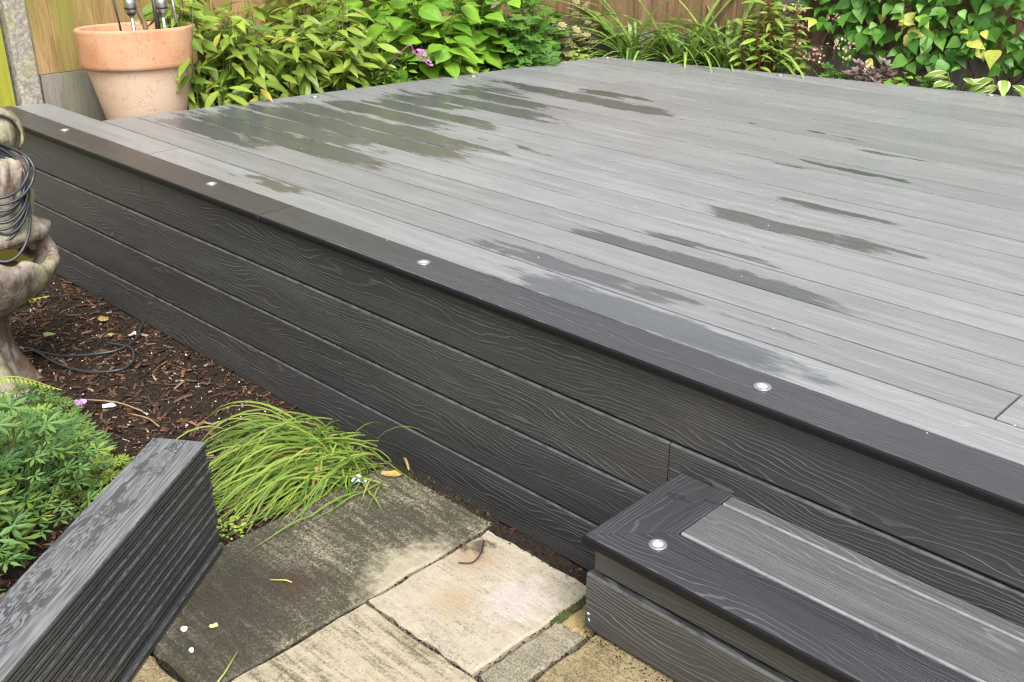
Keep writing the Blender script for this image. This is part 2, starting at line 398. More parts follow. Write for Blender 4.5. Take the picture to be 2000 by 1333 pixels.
for r in range(nrow):
    y = Y0 + .0035 + r * PITCH; w = PITCH - .007
    xl = (lambda yy, y=y: EL(y + yy)) if r >= 1 else (lambda yy: -5.17)
    if r == 0: xl = lambda yy: -5.20 + yy * .35
    xs = BXI(y + w)                                                   # where the back edge cuts this row
    def left(yy, y=y, xl=xl):
        return max(xl(yy), BXI(y + yy)) if y + yy > 4.99 else xl(yy)
    if left(w) > X_END - .1: break
    if r not in mats_row:
        mats_row[r] = board_mat('deck_board_grey', GREY, GREY_HI, rough=.36, grain=.65, spec=1.0, wet=ROWWET.get(r, ()), lines=12, bump=.0016, var=.26, soft=.5)
    cuts = sorted(JOINT.get(r, []))
    segs = []; cur = left
    for c in cuts:
        if c > left(w) + .1 and c < X_END: segs.append((cur, (lambda yy, c=c: c - GAPX))); cur = (lambda yy, c=c: c + GAPX)
    segs.append((cur, lambda yy: X_END))
    for a, b in segs: board('deck_board', mats_row[r], deck, (0, y, DZ + random.uniform(-.0006, .0006)), 0, w, bev=.002, x0=a, x1=b)
# dark carcass under the boards, closed by side cladding at the hidden edges
car = [(-5.15, 1.87), (X_END - .02, 1.87), (X_END - .02, 6.2), (-4.0, 4.94), (-4.55, 2.15), (-5.15, 2.05)]
n = len(car); vs = [(x, y, .02) for x, y in car] + [(x, y, DZ - .0245) for x, y in car]
mesh_obj('subframe', vs, [tuple(range(n, 2 * n))] + [(k, (k + 1) % n, n + (k + 1) % n, n + k) for k in range(n)], M_dark, deck)
# front edge trim, two lengths butted at x=-2.93
for (a, b) in ((-5.23, -2.933), (-2.929, X_END)):
    board('edge_trim', M_trim, deck, (a, 1.823, DZ + .001), b - a, .1425, nose=True)
# fascia cladding: local y runs upwards, face towards the camera
def upright(name, mat, parent, xa, xb, z0, z1, yface, thick=.02, bev=.006):
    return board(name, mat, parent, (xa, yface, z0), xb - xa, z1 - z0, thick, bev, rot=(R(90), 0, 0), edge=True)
for (z0, z1, cuts) in ((.518, .684, [-3.765]), (.3455, .512, [-1.254]), (.1745, .3400, [-2.55]), (.010, .169, [.2])):
    xs = [-5.2] + cuts + [X_END]
    for k in range(len(xs) - 1):
        upright('fascia_board', M_fascia, deck, xs[k] + (.0015 if k else 0), xs[k + 1] - (.0015 if k < len(xs) - 2 else 0), z0, z1, 1.845)
# deck lights
M_ring = plain('light_ring_steel', (.42, .42, .43), .30, .7, nz=.15, scale=120)
M_lens = plain('light_lens_frosted', (.44, .44, .45), .35, 0)
M_lensb = plain('light_groove', (.35, .35, .36), .4, .3)
def deck_light(parent, x, y, z):
    prof = [(.0205, 0), (.0205, .0016), (.0195, .0026), (.0135, .0030), (.0122, .0018)]
    vs, fs = lathe(prof, 28, (x, y, z)); o = mesh_obj('deck_light', vs, fs, M_ring, parent, True)
    prof = [(.0122, .0018), (.0116, .0010), (.0104, .0012), (.0100, .0030), (.006, .0036), (.0005, .0037)]
    vs, fs = lathe(prof, 24, (x, y, z)); l = mesh_obj('lens', vs, fs, M_lens, o, True)
    return o
for (x, y) in ((-4.548, 1.92), (-3.362, 1.916), (-2.198, 1.906), (-1.057, 1.902), (.1, 1.902), (-4.339, 3.094), (-4.158, 4.01), (-4.005, 4.96), (-2.982, 5.185), (-1.952, 5.449), (-.9, 5.69)):
    deck_light(deck, x, y, DZ + .0015)

# ------------------------------------------------------------------ step
step = thing('deck_step', 'low charcoal step with mitred trim standing against the deck front', 'step', (-.3, 1.67, .18))
SZ = .446; SX0, SX1 = -1.222, 1.3; SF = 1.484
def trap(name, mat, parent, fn0, fn1, loc, width, rot, nose=True):
    return board(name, mat, parent, loc, 0, width, rot=rot, nose=nose, x0=fn0, x1=fn1)
trap('front_trim', M_step_trim, step, lambda y: y + .0012, lambda y: SX1 - SX0, (SX0, SF, SZ), .150, None)
# side trim: local x runs towards -y world, local y towards +x
trap('side_trim', M_step_trim, step, lambda y: 0.0, lambda y: (1.8435 - SF) - y - .0012, (SX0, 1.8435, SZ), .150, (0, 0, R(-90)))
board('step_board', M_step_board_shaded, step, (SX0 + .154, SF + .1545, SZ), SX1 - SX0 - .154, .157, edge='light', bev=.005)
board('step_board', M_step_board_shaded, step, (SX0 + .154, SF + .316, SZ), SX1 - SX0 - .154, .0435, edge='light', bev=.005)
upright('riser_board', M_fascia, step, SX0 + .022, SX1, .348, SZ - .0245, SF + .024)
upright('riser_board', M_fascia, step, SX0 + .008, SX1, .188, .340, SF + .014)
for yy in (0,):
    o = board('side_board', M_fascia, step, (SX0 + .024, 1.840, .188), .325, .232, .018, .003, rot=(R(90), 0, R(-90)))
mesh_obj('subframe', *(lambda a, b, c, d, e, f: ([(a, c, e), (b, c, e), (b, d, e), (a, d, e), (a, c, f), (b, c, f), (b, d, f), (a, d, f)],
    [(4, 5, 6, 7), (0, 1, 5, 4), (1, 2, 6, 5), (2, 3, 7, 6), (3, 0, 4, 7)]))(SX0 + .045, SX1 - .01, SF + .05, 1.842, .183, SZ - .0245), M_dark, step)
deck_light(step, -1.078, 1.568, SZ + .0006)
# screw head and paint flecks low on the riser
mb = MB()
for (x, z, s) in ((-1.205, .232, .0035), (-1.203, .218, .002), (-1.2015, .214, .002)):
    mb.add([(x - s, SF + .0135, z - s), (x + s, SF + .0135, z - s * .6), (x + s * .7, SF + .0135, z + s), (x - s * .6, SF + .0135, z + s * .8), (x, SF + .0115, z)], [(0, 1, 4), (1, 2, 4), (2, 3, 4), (3, 0, 4)])
M_white = plain('white_fleck', (.75, .75, .74), .6)
mb.build('paint_fleck', M_white, step)

# ------------------------------------------------------------------ stack of spare boards
M_spare = board_mat('spare_board', (.045, .047, .050), (.13, .135, .14), rough=.36, grain=1.0, lines=15, bump=.003, gloss_spots=True)
def wet_top():
    q = NT('spare_board_wet'); o = q.obj()
    n = q.noise(q.vmath('MULTIPLY', o, (9, 34, 34)), 1.0, 2.0, .5)
    s_ = q.math('SINE', q.math('MULTIPLY', q.math('MULTIPLY_ADD', q.sep(o)[1], 30.0, q.math('MULTIPLY', n, 9.0)), 6.2832))
    line = q.ramp(s_, .1, .7)
    zone = q.ramp(q.noise(q.vmath('MULTIPLY', o, (4, 14, 14)), 1.0, 2), .40, .60)
    zone = q.math('MULTIPLY', zone, q.ramp(q.sep(o)[1], -.03, -.06))
    pool = q.ramp(q.noise(q.vmath('MULTIPLY', o, (9, 26, 26)), 1.0, 3, .6), .54, .60)
    w = q.math('MAXIMUM', q.math('MULTIPLY', line, zone), q.math('MULTIPLY', pool, q.ramp(q.sep(o)[1], -.03, -.05)))
    st = q.noise(q.vmath('MULTIPLY', o, (8, 240, 240)), 1.0, 2, .6)
    c = q.mix(w, q.mix(q.ramp(st, .3, .7), (.06, .063, .066), (.19, .195, .20)), (.050, .051, .055))
    q.bump(q.math('ADD', q.math('MULTIPLY', w, -1.0), q.math('MULTIPLY', st, .3)), .6, .0018)
    return q.set(Base_Color=c, Roughness=q.ramp(w, 0, 1, .42, .22), Specular_IOR_Level=.5)
M_spare_top = wet_top()
q = NT('board_side_charcoal'); st_ = q.noise(q.vmath('MULTIPLY', q.obj(), (5, 5, 160)), 1.0, 3, .6)
q.bump(st_, .3, .0006); M_side = q.set(Base_Color=q.mix(q.ramp(st_, .35, .7), (.030, .031, .033), (.052, .054, .057)), Roughness=.38, Specular_IOR_Level=.8)
M_stack_edge = plain('stack_edge_highlight', (.075, .078, .082), .38, nz=.7, scale=40, spec=.6)  # lighter than the board sides: edge highlight put into the colour
sd = Vector((.564, -.826, 0)); sp = Vector((-.826, -.564, 0))           # along (towards camera), across (to the left)
sang = math.atan2(sd.y, sd.x)
nb = 13; bt = .0228; gapz = .0018
ords = ['lowest', 'second lowest', 'third', 'fourth', 'fifth', 'sixth', 'seventh', 'eighth', 'ninth', 'tenth', 'eleventh', 'second highest', 'topmost']
rs = random.Random(3)
for k in range(nb):
    zt = .1812 + bt * (k + 1) + gapz * k
    off = rs.gauss(0, .0025) if k not in (0, nb - 1) else (.006 if k == 0 else 0)
    end = rs.uniform(-.004, .004) if k < nb - 1 else 0
    A = Vector((-2.077, 1.085, 0)) - sd * end
    # local y points to the left of travel: put the origin on the right-hand long edge
    org = A + (-sp) * off
    W_ = .139; h_ = bt / 2; e_ = .0022
    M_se = M_stack_edge
    half = [(e_, 0), (.0016, -.0016), (0, -e_), (0, -h_ + .0020), (.009, -h_ + .0016), (.009, -h_ - .0016), (0, -h_ - .0020), (0, -bt + .004), (.004, -bt)]
    prof = [(-a_, z_) for a_, z_ in half] + [(-W_ + a_, z_) for a_, z_ in reversed(half)]
    m_ = len(prof); vs = [(0, y, z) for y, z in prof] + [(1.25, y, z) for y, z in prof]
    fs = [(i, (i + 1) % m_, m_ + (i + 1) % m_, m_ + i) for i in range(m_)] + [tuple(range(m_ - 1, -1, -1)), tuple(range(m_, 2 * m_))]
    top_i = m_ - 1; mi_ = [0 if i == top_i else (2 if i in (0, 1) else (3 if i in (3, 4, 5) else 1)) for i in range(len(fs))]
    o = mesh_obj('composite_board', vs, fs, None, None, False, [M_spare_top if k == nb - 1 else M_spare, M_side, M_se, M_dark], mi_)
    o.location = (org.x, org.y, zt); o.rotation_euler = (0, 0, sang + rs.uniform(-.004, .004))
    lab = {0: 'lowest charcoal composite board of the spare stack on the patio', nb - 1: 'topmost charcoal board of the spare stack, its embossed grain wet'}.get(
        k, ('%s charcoal composite board of the spare stack on the patio' % ords[k]) if k == nb - 2 or k == 1 else ('%s charcoal board counted up from the bottom of the spare stack' % ords[k]))
    tag(o, lab, 'board', 'spare composite boards stacked on the patio')

# ------------------------------------------------------------------ fences
def fence_mat(name, a, b, green, gam, gz=.5):
    q = NT(name); rnd = q.rnd(); o = q.vmath('ADD', q.obj(), q.comb(q.math('MULTIPLY', rnd, 9.1), q.math('MULTIPLY', rnd, 3.3), q.math('MULTIPLY', rnd, 7.7)))
    n = q.noise(q.vmath('MULTIPLY', o, (16, 16, 2.2)), 1.0, 3, .6); f = q.noise(q.vmath('MULTIPLY', o, (120, 120, 4)), 1.0, 3, .6)
    x, y, z = q.sep(o)
    ring = q.math('SINE', q.math('MULTIPLY', q.math('MULTIPLY_ADD', n, 2.6, q.math('MULTIPLY', x, 6.0)), 20.0))
    c = q.mix(q.ramp(n, .32, .7), a, b); c = q.mix(q.math('MULTIPLY', q.ramp(ring, .5, 1), .3), c, tuple(v * .5 for v in a))
    gg = q.ramp(q.math('ADD', q.noise(q.vmath('MULTIPLY', o, (5, 5, 1.0)), 1.0, 3), q.math('MULTIPLY', rnd, .10)), .48 - gam, .78 - gam)
    c = q.mix(q.math('MULTIPLY', gg, .85), c, green)
    kn = q.n('ShaderNodeTexVoronoi'); q.put(kn.inputs['Vector'], q.vmath('MULTIPLY', o, (5, 5, 2.2))); kn.inputs['Scale'].default_value = 1.0
    c = q.mix(q.math('MULTIPLY', q.ramp(kn.outputs['Distance'], .12, .04), .8), c, (.06, .03, .012))
    sc2 = q.n('ShaderNodeVectorMath'); sc2.operation = 'SCALE'; q.put(sc2.inputs[0], c); q.put(sc2.inputs['Scale'], q.math('MULTIPLY_ADD', f, .7, .65))
    q.bump(f, .6, .002)
    return q.set(Base_Color=sc2.outputs[0], Roughness=.7, Specular_IOR_Level=.25)
M_f1 = fence_mat('fence_honey_timber', (.28, .165, .07), (.36, .24, .115), (.19, .20, .035), .05)
M_f0 = fence_mat('fence_green_timber', (.38, .28, .05), (.40, .32, .07), (.26, .28, .03), .16)
M_f2 = fence_mat('fence_brown_timber', (.15, .085, .045), (.25, .155, .09), (.10, .10, .03), -.03)
M_gb = fence_mat('gravel_board_grey', (.20, .185, .15), (.27, .25, .21), (.13, .14, .08), -.03)
def concrete_mat():
    q = NT('post_concrete'); p = q.pos(); n = q.noise(p, 60, 4, .7); n2 = q.noise(p, 9, 3)
    c = q.mix(q.ramp(n, .35, .7), (.18, .16, .13), (.42, .39, .33)); c = q.mix(q.math('MULTIPLY', q.ramp(n2, .45, .7), .6), c, (.26, .26, .10))
    q.bump(n, .8, .004); return q.set(Base_Color=c, Roughness=.85)
M_post = concrete_mat()
def box(mb, a, b, frame=None, bev=0, mi=0):
    x0, y0, z0 = a; x1, y1, z1 = b
    vs = [(x0, y0, z0), (x1, y0, z0), (x1, y1, z0), (x0, y1, z0), (x0, y0, z1), (x1, y0, z1), (x1, y1, z1), (x0, y1, z1)]
    if frame: vs = [frame @ Vector(v) for v in vs]
    mb.add(vs, [(0, 3, 2, 1), (4, 5, 6, 7), (0, 1, 5, 4), (1, 2, 6, 5), (2, 3, 7, 6), (3, 0, 4, 7)], mi)
def fence_panel(name, label, origin, ang, length, zg0, zg1, ztop, mat, pitch=.105, gravel=True, group=None):
    """local x along the fence, local y towards the garden; boards overlap like featheredge"""
    t = thing(name, label, 'fence', (origin[0], origin[1], zg0), group)
    F = Matrix.Translation((origin[0], origin[1], 0)) @ Matrix.Rotation(ang, 4, 'Z')
    if gravel:
        o = MB(); box(o, (0, -.03, zg0), (length, .018, zg1)); ob = o.build('gravel_board', M_gb, t)
    else: ob = None
    if ob: ob.matrix_basis = F; 
    nb_ = int(length / pitch)
    w = length / nb_
    # one shared mesh
    m0 = None
    for k in range(nb_):
        if m0 is None:
            vs = [(0, .004, 0), (w + .014, .012, 0), (w + .014, -.004, 0), (0, -.004, 0)]
            H_ = ztop - zg1
            vs = vs + [(x, y, H_) for x, y, z in vs]
            o = mesh_obj('board', vs, [(0, 3, 2, 1), (4, 5, 6, 7), (0, 1, 5, 4), (1, 2, 6, 5), (2, 3, 7, 6), (3, 0, 4, 7)], mat, t); m0 = o.data
        else:
            o = bpy.data.objects.new('board', m0); col.objects.link(o); adopt(o, t)
        o.matrix_basis = F @ Matrix.Translation((k * w, random.uniform(-.002, .002) + (.004 if k % 2 else 0), zg1 + .004))
    rl = MB()
    for zz in (zg1 + .25, (zg1 + ztop) / 2 + .1, ztop - .2): box(rl, (0, -.05, zz), (length, -.012, zz + .06))
    ro = rl.build('rail', mat, t); ro.matrix_basis = F
    return t
def post(label, x, y, ang, z1, w=.1, d=.11, z0=0.0):
    mb = MB(); F = Matrix.Translation((x, y, 0)) @ Matrix.Rotation(ang, 4, 'Z'); b = .012; a = w / 2; c = d / 2
    ring = [(-a + b, -c), (a - b, -c), (a, -c + b), (a, c - b), (a - b, c), (-a + b, c), (-a, c - b), (-a, -c + b)]
    vs = [F @ Vector((px, py, zz)) for zz in (z0, z1) for px, py in ring]
    mb.add(vs, [(k, (k + 1) % 8, 8 + (k + 1) % 8, 8 + k) for k in range(8)] + [tuple(range(8, 16))])
    o = mb.build('concrete_post', M_post); tag(o, label, 'fence post', 'concrete fence posts'); return o
ANG_L = R(-90)                                     # along -y, local +y = +x (towards the deck)
fence_panel('fence_panel', 'yellow-green weathered timber fence panel left of the concrete post', (-5.22, 1.99, 0), ANG_L, 1.9, -.05, .60, 2.0, M_f0)
post('mottled concrete fence post at the left end of the deck edging', -5.225, 2.062, ANG_L, 2.1, w=.105, d=.10)
fence_panel('fence_panel', 'honey-brown timber fence panel with grey gravel board behind the terracotta pot', (-5.2, 3.95, 0), ANG_L, 1.83, .52, .835, 2.15, M_f1)
post('concrete fence post hidden in the shrubs on the left side', -5.225, 4.005, ANG_L, 2.2)
fence_panel('fence_panel', 'brown timber fence panel behind the broad-leaved shrub', (-5.2, 5.18, 0), ANG_L, 1.12, .50, .82, 2.15, M_f1)
AB = math.atan2(.236, .972)                         # back fence direction, local +y points away: flip
bdir = Vector((.972, .236, 0)); bn = Vector((-.236, .972, 0)); B0 = Vector((-4.04, 4.994, 0)) + bn * .46
def back_at(t): return B0 + bdir * t
ti = -1.02
labs = ['brown timber fence panel behind the strap-leaved clump', 'brown timber fence panel with grey gravel board behind the heart-leaved climber', 'brown timber fence panel at the far right behind the climber', 'brown timber fence panel beyond the right end of the climber']
plabs = ['concrete post where the two fences meet', 'concrete post in the back fence behind the red-stemmed plant', 'concrete post in the back fence hidden by the climber', 'concrete post at the right end of the back fence']
t0 = -1.0
lens_ = [1.86, 1.83, 1.83, 1.83]
for k in range(4):
    p = back_at(t0 - .05); post(plabs[k], p.x + bn.x * .03, p.y + bn.y * .03, AB, 2.2)
    e = back_at(t0 + lens_[k])
    fence_panel('fence_panel', labs[k], (e.x, e.y, 0), AB + math.pi, lens_[k], .45, .80, 2.1, M_f2)
    t0 += lens_[k] + .1

# ------------------------------------------------------------------ terracotta pot
def terracotta(name, a, b, pale, pam):
    q = NT(name); p = q.pos(); n = q.noise(p, 7, 4, .6); h = q.noise(q.vmath('MULTIPLY', p, (6, 6, 90)), 1.0, 2); f = q.noise(p, 160, 2)
    c = q.mix(q.ramp(n, .3, .7), a, b); c = q.mix(q.math('MULTIPLY', q.ramp(h, .40, .8), .22), c, pale)
    c = q.mix(q.math('MULTIPLY', q.ramp(q.noise(p, 4.5, 5, .7), .35, .7), pam), c, pale)
    ck = q.ramp(q.math('ABSOLUTE', q.math('SUBTRACT', q.noise(p, 5, 5, .7), .5)), .012, .0)
    c = q.mix(q.math('MULTIPLY', ck, .35), c, (.16, .09, .05)); dots = q.ramp(q.noise(p, 55, 1), .76, .8)
    c = q.mix(q.math('MULTIPLY', dots, .5), c, (.12, .07, .05))
    q.bump(q.math('ADD', f, h), .4, .002); return q.set(Base_Color=c, Roughness=.8, Specular_IOR_Level=.2)
M_rim = terracotta('terracotta_rim', (.46, .215, .11), (.50, .275, .16), (.52, .37, .25), .4)
M_potb = terracotta('terracotta_body', (.50, .33, .225), (.53, .385, .275), (.56, .44, .34), .45)
PX, PY = -4.845, 2.462
pot = thing('terracotta_pot', 'large terracotta pot with thick orange rim and pale chalky body', 'plant pot', (PX, PY, .52))
vs, fs = lathe([(.0, .52), (.165, .52), (.168, .535), (.246, .885)], 48, (PX, PY, 0)); mesh_obj('body', vs, fs, M_potb, pot, True)
rim = [(.24, .884), (.257, .880), (.265, .886), (.268, .90), (.274, 1.045), (.274, 1.056), (.266, 1.061), (.256, 1.060), (.251, 1.05), (.243, .90), (.212, .80), (.17, .70)]
vs, fs = lathe(rim, 64, (PX, PY, 0)); mesh_obj('rim', vs, fs, M_rim, pot, True)
vs, fs = lathe([(.0, .93), (.12, .935), (.246, .925)], 32, (PX, PY, 0)); mesh_obj('soil', vs, fs, M_soil, pot, True)
pot.rotation_mode = 'AXIS_ANGLE'; pot.rotation_axis_angle = (R(-3.4), .46, .887, 0)      # settles back a little
# things stuck in the pot
M_steel = plain('brushed_steel', (.55, .55, .56), .28, 1.0); M_blk = plain('black_rod', (.02, .02, .022), .4); M_stick = plain('wood_stick', (.22, .13, .07), .7, nz=.4, scale=40)
M_glass = plain('grey_cup', (.30, .31, .32), .15, .6)
def torch(label, x, y, dx, dy):
    t = thing('garden_torch', label, 'garden torch', (x, y, .93), 'steel garden torches in the pot')
    mb = MB(); mb.tube([(x, y, .88), (x + dx, y + dy, 1.13)], .0085, 12); mb.build('pole', M_steel, t, True)
    cx, cy = x + dx * 1.0, y + dy * 1.0
    prof = [(.004, 1.118), (.014, 1.120), (.021, 1.128), (.0245, 1.138), (.026, 1.150), (.026, 1.175), (.0235, 1.195), (.016, 1.21), (.006, 1.214), (.0005, 1.214)]
    vs, fs = lathe(prof, 24, (cx, cy, 0)); c = mesh_obj('cup', vs, fs, M_steel, t, True)
    vs, fs = lathe([(.0262, 1.150), (.0275, 1.152), (.0275, 1.158), (.0262, 1.160)], 24, (cx, cy, 0)); mesh_obj('collar', vs, fs, M_blk, c, True)
def rod(name, label, cat, pts, rad, mat, n=8):
    mb = MB(); mb.tube(pts, rad, n); o = mb.build(name, mat, None, True); tag(o, label, cat); return o
Rt = Vector((.46, .887, 0))                       # roughly image-right at the pot
def inpot(u, v=0): return Vector((PX, PY, 0)) + Rt * u + Vector((Rt.y, -Rt.x, 0)) * v
def P3(u, v, z): p = inpot(u, v); return (p.x, p.y, z)
a = inpot(.0, .08); torch('steel garden torch with round cup, left one in the pot', a.x, a.y, -.004, -.006)
a = inpot(.135, .10); torch('steel garden torch with round cup, right one in the pot', a.x, a.y, -.002, -.004)
rod('thin_rod', 'thin black rod leaning leftmost in the terracotta pot', 'rod', [P3(-.055, .07, .9), P3(-.065, .06, 1.08), P3(-.09, .05, 1.32)], .005, M_blk)
rod('wooden_stick', 'crooked brown wooden stick standing mid-pot behind a torch', 'stick', catmull([P3(.045, .03, .9), P3(.047, .02, 1.06), P3(.028, .0, 1.14), P3(.02, -.02, 1.35)], 5), .013, M_stick)
rod('dark_pole', 'thick dark metal pole standing mid-pot', 'pole', [P3(.105, .07, .9), P3(.098, .06, 1.35)], .0125, plain('dark_metal', (.12, .12, .125), .35, .8))
rod('steel_rod', 'slim steel rod leaning rightmost in the terracotta pot', 'rod', [P3(.195, .07, .9), P3(.175, .06, 1.35)], .0085, M_steel)

# ------------------------------------------------------------------ fountain statue at the left edge
def stone_mat():
    q = NT('weathered_cast_stone'); p = q.pos(); n = q.noise(p, 14, 4, .65); n2 = q.noise(p, 5, 3, .6); n3 = q.noise(q.vmath('MULTIPLY', p, (20, 20, 9)), 1.0, 3, .6)
    c = q.mix(q.ramp(n, .3, .7), (.16, .125, .10), (.34, .295, .25)); c = q.mix(q.ramp(n2, .48, .66), c, (.25, .24, .15))
    geo = q.n('ShaderNodeNewGeometry'); pt = q.ramp(geo.outputs['Pointiness'], .44, .52)
    c = q.mix(q.math('MULTIPLY', q.ramp(n3, .47, .62), .85), c, (.12, .075, .05))
    q.bump(q.math('ADD', q.math('MULTIPLY', n, .4), n3), .8, .012); return q.set(Base_Color=c, Roughness=.5, Specular_IOR_Level=.4)
M_stone = stone_mat()
Cr = Vector((.33, .945, 0)); Cc = Vector((.945, -.33, 0)); UP = Vector((0, 0, 1))
statue = thing('fountain_statue', 'weathered stone fountain figure kneeling in a scalloped basin, cut off by the left edge', 'fountain', (-3.77, 1.17, .0))
# pedestal: twisted trunk flaring at the foot
prof = [(.20, -.03), (.165, .02), (.135, .08), (.112, .14), (.10, .20), (.098, .26), (.11, .31), (.16, .36)]
f_ped = lambda a, i, r, z: (r * (1 + .14 * math.sin(5 * a + z * 6) + .05 * math.sin(11 * a - z * 9)), z)
vs, fs = lathe(prof, 60, (-3.775, 1.145, 0), f_ped); mesh_obj('pedestal', vs, fs, M_stone, statue, True)
# basin: shell with thick wavy lip
bc = (-3.765, 1.165)
prof = [(.06, .315), (.13, .325), (.20, .36), (.25, .405), (.278, .455), (.292, .495), (.298, .52), (.292, .54), (.272, .545), (.252, .53), (.235, .50), (.20, .475), (.12, .46), (.001, .455)]
def f_bas(a, i, r, z):
    k = smooth(2, 6, i) * (1 if i < 11 else .3)
    wv = math.sin(6 * a + 1.5 + .8 * math.sin(2 * a)); 
    rr = r * (1 + .035 * k * wv + .012 * math.sin(19 * a + z * 30) * k)
    zz = z + k * (.030 * math.sin(3 * a + 2.2) + .010 * math.sin(13 * a + 4 * z))
    return rr, zz
vs, fs = lathe(prof, 96, (bc[0], bc[1], 0), f_bas); mesh_obj('basin', vs, fs, M_stone, statue, True)
q = NT('murky_water'); q.set(Base_Color=(.05, .03, .012), Roughness=.06, Specular_IOR_Level=.5)
vs, fs = lathe([(.225, .505), (.001, .506)], 48, (bc[0], bc[1], 0)); mesh_obj('water', vs, fs, q.m, statue, True)
# robe: slim draped torso over a wide swept lap with a pointed hem on the right
fc = Vector((-3.725, 1.292, 0)); ar = math.atan2(Cr.y, Cr.x)
prof = [(.11, .56), (.125, .60), (.118, .64), (.112, .68), (.108, .72), (.104, .76), (.100, .80), (.094, .83), (.080, .855), (.055, .872), (.042, .885), (.038, .90)]
def f_rob(a, i, r, z):
    k = 1 - smooth(7, 10, i); w_ = math.sin(6 * a + z * 20 + 1.2 * math.sin(3 * a))
    return r * (1 + k * (.13 * w_ * abs(w_) + .05 * math.sin(13 * a - z * 34))), z
cen = fc - Cr * .03
vs, fs = lathe(prof, 96, (cen.x, cen.y, 0), f_rob); vs = [Vector(v) + Cr * max(0, (v[2] - .60) * .26) for v in vs]; mesh_obj('robe', vs, fs, M_stone, statue, True)
prof = [(.09, .56), (.125, .563), (.148, .575), (.152, .595), (.146, .615), (.135, .635), (.12, .655), (.09, .68)]
def f_lap(a, i, r, z):
    t_ = max(0, math.cos(a - ar)); pk = t_ ** 10 * .034 * (1 if i < 5 else .4)
    w_ = math.sin(4 * a + z * 55 + .8)
    return (r + pk) * (1 + .05 * w_ + .025 * math.sin(11 * a + z * 60)), z + .014 * math.sin(3 * a + 1.0) + t_ ** 8 * .008
vs, fs = lathe(prof, 96, (cen.x, cen.y, 0), f_lap); mesh_obj('lap', vs, fs, M_stone, statue, True)
# head: egg with face turned towards the camera and a coil of plaited hair around it
hc = fc + Cr * .050 + UP * .940
mb = MB(); vs = []; fs = []; nu, nv = 28, 20
for j in range(nv + 1):
    ph = math.pi * j / nv
    for i in range(nu):
        a = 2 * math.pi * i / nu; d = Vector((math.sin(ph) * math.cos(a), math.sin(ph) * math.sin(a), math.cos(ph)))
        rx = .058; x = d.dot(Cr); c = d.dot(Cc); z = d.z
        rad = Vector((d.x * .058, d.y * .058, d.z * .074))
        nose = max(0, c - .86) * .14 * max(0, 1 - abs(x) * 5) * (1 if -.35 < z < .15 else .25)
        eye = .010 * math.exp(-((abs(x) - .36) ** 2 + (z - .08) ** 2) / .012) * (c > 0)
        mouth = .005 * math.exp(-((z + .46) ** 2) / .003 - x * x / .05) * (c > 0)
        vs.append(hc + rad + Cc * (nose - eye - mouth))
for j in range(nv):
    for i in range(nu): i2 = (i + 1) % nu; fs.append((j * nu + i, j * nu + i2, (j + 1) * nu + i2, (j + 1) * nu + i))
mb.add(vs, fs); head = mb.build('head', M_stone, statue, True)
# hair: thick strands combed over the crown and down both sides of the head
hb = MB()
for sd_ in (1, -1):
    for st in range(9):
        v_ = -.062 + .0135 * st; pts = []; rad = []
        for k in range(14):
            u = k / 13; a = R(100) - u * R(150 - 5 * abs(st - 5)); rr_ = .080 - .10 * v_ * v_ * 10
            pts.append(hc + Cr * (sd_ * rr_ * math.cos(a) * .92) + UP * (rr_ * 1.02 * math.sin(a) - .004) + Cc * (v_ * (1 - .35 * u) + .010 * math.sin(5 * u + st)))
            rad.append(.0078 + .0018 * math.sin(k * 1.9 + st * 2.3) - .004 * u * u)
        hb.tube(pts, rad, 7)
hb.build('hair', M_stone, statue, True)
# black cable coiled over the figure
M_cable = plain('black_cable', (.035, .038, .043), .35, 0, .5)
cb = MB(); rc = random.Random(5)
base = fc + UP * .76 + Cr * .006
loops = []
for k in range(9):
    wx = .092 + rc.uniform(-.008, .028); top = .155 + rc.uniform(-.015, .02); bot = -(.005 + .021 * k + (.05 if k == 8 else 0)); sh = rc.uniform(-.012, .014)
    for j in range(21):
        a = math.pi / 2 - 2 * math.pi * j / 20
        h = math.sin(a); zz = (top + bot) / 2 + (top - bot) / 2 * h
        wv = wx * (math.cos(a)) * (1 - .55 * max(0, h) ** 2)
        loops.append(base + Cr * (wv + sh) + UP * zz + Cc * (.142 - .085 * max(0, h) - .07 * math.cos(a) ** 2 + .006 * (k % 3)))
cb.tube(catmull(loops, 3), .0052, 6)
o = cb.build('cable_coil', M_cable, None, True); tag(o, 'loops of black cable hung around the stone fountain figure', 'cable')
pts = [(-3.90, 1.835), (-3.853, 1.794), (-3.769, 1.733), (-3.702, 1.637), (-3.72, 1.561), (-3.811, 1.46), (-3.898, 1.408), (-3.985, 1.385), (-3.96, 1.36), (-3.912, 1.385), (-3.795, 1.405), (-3.665, 1.432), (-3.589, 1.475), (-3.539, 1.542), (-3.564, 1.603), (-3.622, 1.642), (-3.70, 1.66), (-3.80, 1.62)]
cb = MB(); cb.tube(catmull([(x, y, bed_z(x, y) + .022 + (.012 if k in (9, 15) else 0)) for k, (x, y) in enumerate(pts)], 6), .0052, 6)
o = cb.build('ground_cable', M_cable, None, True); tag(o, 'black cable looped on the mulch beside the deck front', 'cable')

